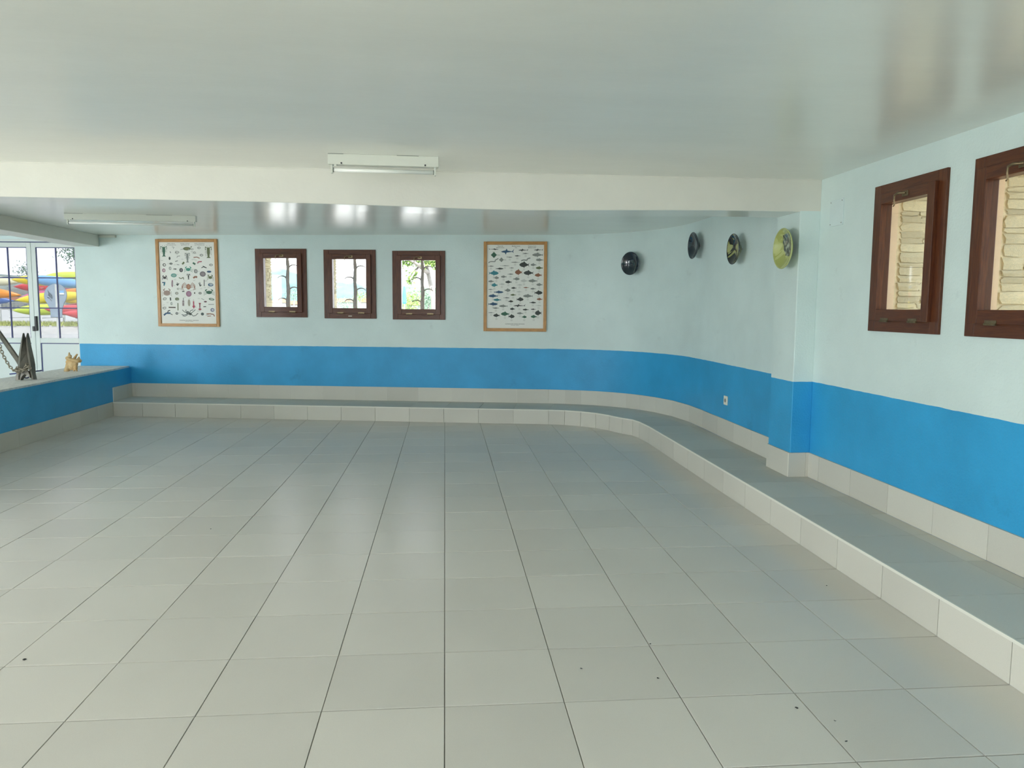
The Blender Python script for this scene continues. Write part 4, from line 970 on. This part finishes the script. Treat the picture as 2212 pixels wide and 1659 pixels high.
def bush(px, py, D, R_, n, label, m=MLd, trunk=True, ground=True):
    c = at(px, py, D); r = empty('tree', (c.x, c.y, -.1)); tag(r, label, 'tree'); bm = bmesh.new(); leaves_bm(bm, (0, 0, c.z+.1), R_, n, R_*.12, .8); o = bmobj('foliage', bm, m, r); o['kind'] = 'stuff'
    bm = bmesh.new(); add_tube(bm, [(0, 0, 0), (R_*.05, 0, c.z*.6+.1), (0, R_*.05, c.z+.1)], [R_*.08, R_*.06, R_*.03], 7); bmobj('trunk', bm, MTk, r)
bush(163, 545, 26, .5, 420, 'tree whose twigs hang into the top of the door glass'); bush(56, 584, 120, 1.5, 260, 'round green tree on the slope behind the kayaks'); bush(634, 638, 300, 4, 260, 'dark tree between the far houses in the first back window'); bush(745, 657, 260, 3.0, 260, 'green tree in front of the house in the middle back window'); bush(778, 640, 280, 3.0, 260, 'pale green tree beside the middle window bar', MLf)
bush(885, 652, 200, 3.4, 500, 'light green bushes low in the back window with pine branches', MLf); bush(925, 648, 260, 5, 500, 'green trees behind the leaning pine trunk')
# closed blue parasol seen at the edge of the third back window
c = at(873.5, 640, 19); pz = empty('closed_parasol', (c.x, c.y, -.03)); tag(pz, 'closed blue parasol seen at the left edge of the back window with pine branches', 'parasol')
bm = bmesh.new(); add_tube(bm, [(0, 0, 0), (0, 0, c.z+.35)], .018, 8); bmobj('pole', bm, M['post'], pz)
bm = bmesh.new(); add_tube(bm, [(0, 0, c.z-.16), (0, 0, c.z-.12), (0, 0, c.z+.1), (0, 0, c.z+.3)], [.03, .055, .045, .015], 10); bmobj('canopy', bm, mat('blue_canvas', (.05, .22, .55), .8), pz)

# kayaks on their rack beyond the door
def kayak_mesh():
    bm = bmesh.new(); n = 18; S = 12; rings = []
    for i in range(n+1):
        t = i/n*2-1; wd = max(.004, .31*(1-abs(t)**2.6)); hg = .145*(1-abs(t)**4)+.012; zz = .10*abs(t)**3
        rings.append([bm.verts.new((t*2.0, wd*math.cos(2*math.pi*k/S), zz+hg*(math.sin(2*math.pi*k/S))*(1.05 if math.sin(2*math.pi*k/S) < 0 else .8))) for k in range(S)])
    for a, b in zip(rings, rings[1:]):
        for k in range(S): bm.faces.new((a[k], a[(k+1) % S], b[(k+1) % S], b[k]))
    bm.faces.new(rings[0][::-1]); bm.faces.new(rings[-1]); return bm
_b = kayak_mesh(); bmesh.ops.recalc_face_normals(_b, faces=_b.faces); KME = bpy.data.meshes.new('hull'); _b.to_mesh(KME); _b.free()
for p in KME.polygons: p.use_smooth = True
_b = bmesh.new(); S = 16; a = [_b.verts.new((.42*math.cos(2*math.pi*k/S), .2*math.sin(2*math.pi*k/S), .10)) for k in range(S)]; b = [_b.verts.new((.40*math.cos(2*math.pi*k/S), .18*math.sin(2*math.pi*k/S), .14)) for k in range(S)]
for k in range(S): _b.faces.new((a[k], a[(k+1) % S], b[(k+1) % S], b[k]))
_b.faces.new(b); _b.faces.new(a[::-1]); CME = bpy.data.meshes.new('cockpit'); _b.to_mesh(CME); _b.free(); CME.materials.append(M['black'])
KC = {'yellow': (.62, .50, .015), 'orange': (.62, .22, .02), 'red': (.50, .045, .05), 'pink': (.52, .10, .22), 'blue': (.16, .34, .60), 'navy blue': (.08, .15, .40), 'cream': (.58, .56, .38), 'lime': (.50, .60, .06), 'grey': (.25, .28, .33)}
KM = {k: mat(k.replace(' ', '_')+'_kayak_hull', v, .3, coat=.3) for k, v in KC.items()}
# px centre x,y, depth, tilt (deg, + = right end down), colour, roll, label
KY = [(92,606,44,1,'yellow',80,'yellow kayak with its tip showing at the top of the stack, behind the door glass'),
 (-30,606,45,2,'cream',90,'cream kayak at the top of the stack, cut by the photo edge'),
 (124,609,43,6,'blue',75,'light blue kayak sloping down behind the round sign'),
 (100,621,45.9,1,'red',85,'red kayak directly under the top yellow one'),
 (-34,631,43,5,'orange',80,'orange kayak lying across the left panes'),
 (108,636,44.4,-8,'pink',80,'pink kayak with its tip beside the round sign'),
 (112,643,42.3,-5,'yellow',80,'yellow kayak with raised end just under the pink one'),
 (-48,646,44,3,'navy blue',80,'navy blue kayak under the orange one'),
 (200,634,44,2,'orange',80,'orange kayak to the right of the round sign'),
 (205,650,43.4,0,'yellow',80,'yellow kayak to the right of the round sign'),
 (98,669,42,-2,'lime',80,'lime kayak lowest in the stack above the grass'),
 (205,666,42.8,2,'red',80,'dark red kayak low down to the right of the sign'),
 (216,682,40.6,3,'red',70,'biggest red kayak lying on the grass to the right of the sign'),
 (168,671,41.2,1,'red',75,'red kayak crossing low behind the sign post'),
 (160,598,46,1,'lime',80,'pale lime kayak highest behind the blue one')]
for px, py, D, tilt, colr, roll, lab in KY:
    c = at(px, py, D); r = empty('kayak', c); r.rotation_euler = (math.radians(-roll), math.radians(tilt), -YAW+math.radians(random.uniform(-6, 6)), ); r.rotation_mode = 'XYZ'
    tag(r, lab, 'kayak', 'kayaks stacked beyond the door')
    h = bpy.data.objects.new('hull', KME.copy()); COL.objects.link(h); h.parent = r; h.data.materials.append(KM[colr])
    k = bpy.data.objects.new('cockpit', CME); COL.objects.link(k); k.parent = r
rk = empty('kayak_rack', (*at(90, 650, 46.9)[:2], .36)); rk.rotation_euler = (0, 0, -YAW); tag(rk, 'pale timber rack carrying the stacked kayaks beyond the door', 'rack')
for x in (-3.2, -1.2, .8, 2.8): box('post', x-.05, x+.05, .85, .95, 0, 2.5, M['post'], rk)
for z in (.3, .75, 1.2, 1.65, 2.1):
    for x in (-3.2, -1.2, .8, 2.8): box('arm', x-.03, x+.03, -1.3, .9, z-.02, z+.02, M['post'], rk)
# keyhole-shaped sign seen from behind
SD = 25.0; sp_ = at(121, 700, SD); sg = empty('round_sign', (sp_.x, sp_.y, -.03)); tag(sg, 'keyhole shaped grey sign seen from behind on a pale post outside the door', 'sign')
def sp3(x, y, dz=0): v = at(x, y, SD-dz); return Vector((v.x-sp_.x, v.y-sp_.y, v.z+.03))
out = [sp3(120+24*math.cos(a), 638-24.5*math.sin(a), 0) for a in [math.radians(-38+256*k/22) for k in range(23)]]
out += [sp3(x, y) for x, y in ((107, 663), (109.5, 672), (110, 685), (134, 685), (134, 670), (136, 662))]
bm = bmesh.new(); add_plate(bm, out, CF, .03); bmobj('panel', bm, M['tin'], sg)
rim = [v for v in out]; bm = bmesh.new(); add_tube(bm, rim+[rim[0]], .014, 6, cap=False); bmobj('panel_rim', bm, mat('sign_rim', (.12, .14, .18), .5), sg)
bm = bmesh.new(); a = sp3(122, 614, .06); add_box(bm, a.x-.045, a.x+.045, a.y-.03, a.y+.03, 0, a.z); bmobj('post', bm, M['post'], sg)
bm = bmesh.new()
for k in range(5): add_tube(bm, [sp3(103+k*2.2, 627+k*2.4, .03), sp3(105+k*2.0, 634+k*2.2, .03), sp3(104+k*2.0, 639+k*1.6, .03)], .006, 5)
add_tube(bm, [sp3(102, 642, .03), sp3(107, 644, .03), sp3(111, 650, .03)], .008, 5); bmobj('lettering', bm, M['black'], sg)
bm = bmesh.new(); add_plate(bm, [sp3(x, y, .03) for x, y in ((129, 627.5), (138, 627.5), (138, 633), (129, 633))], CF, .01); bmobj('sticker', bm, KM['blue'], sg)
bm = bmesh.new(); add_plate(bm, [sp3(x, y, .03) for x, y in ((129, 633), (138, 633), (138, 636), (129, 636))], CF, .01); bmobj('sticker', bm, M['ivory'], sg)
# sandy bank and grass strip at the foot of the rack
bq = at(60, 655, 39.2); bm = bmesh.new()
v = [bm.verts.new(q) for q in ((-30, 0, -.04), (30, 0, -.04), (30, 1.5, .36), (-30, 1.5, .36), (30, 30, .45), (-30, 30, .45), (30, 30, -.04), (-30, 30, -.04))]
for f in ((0,1,2,3), (3,2,4,5), (5,4,6,7), (1,6,4,2), (0,3,5,7), (0,7,6,1)): bm.faces.new([v[k] for k in f])
bk = bmobj('terrain_bank', bm, M['ground']); bk.location = (bq.x, bq.y, 0); bk.rotation_euler = (0, 0, -YAW); tag(bk, kind='structure')
bm = bmesh.new()
for _ in range(2600):
    D = random.uniform(40.3, 42.5); q = at(random.uniform(-60, 240), 655, D); h_ = random.uniform(.08, .30); x, y = q.x, q.y; a = random.uniform(-.12, .12); z = .33
    bm.faces.new([bm.verts.new(v) for v in ((x-.025, y, z), (x+.025, y, z), (x+a, y+a, z+h_))])
o = bmobj('grass', bm, mat('dry_grass', (.30, .33, .10), .9, var=.3, vscale=2)); tag(o, 'tufts of yellow-green grass at the foot of the kayak rack', 'grass', kind='stuff')
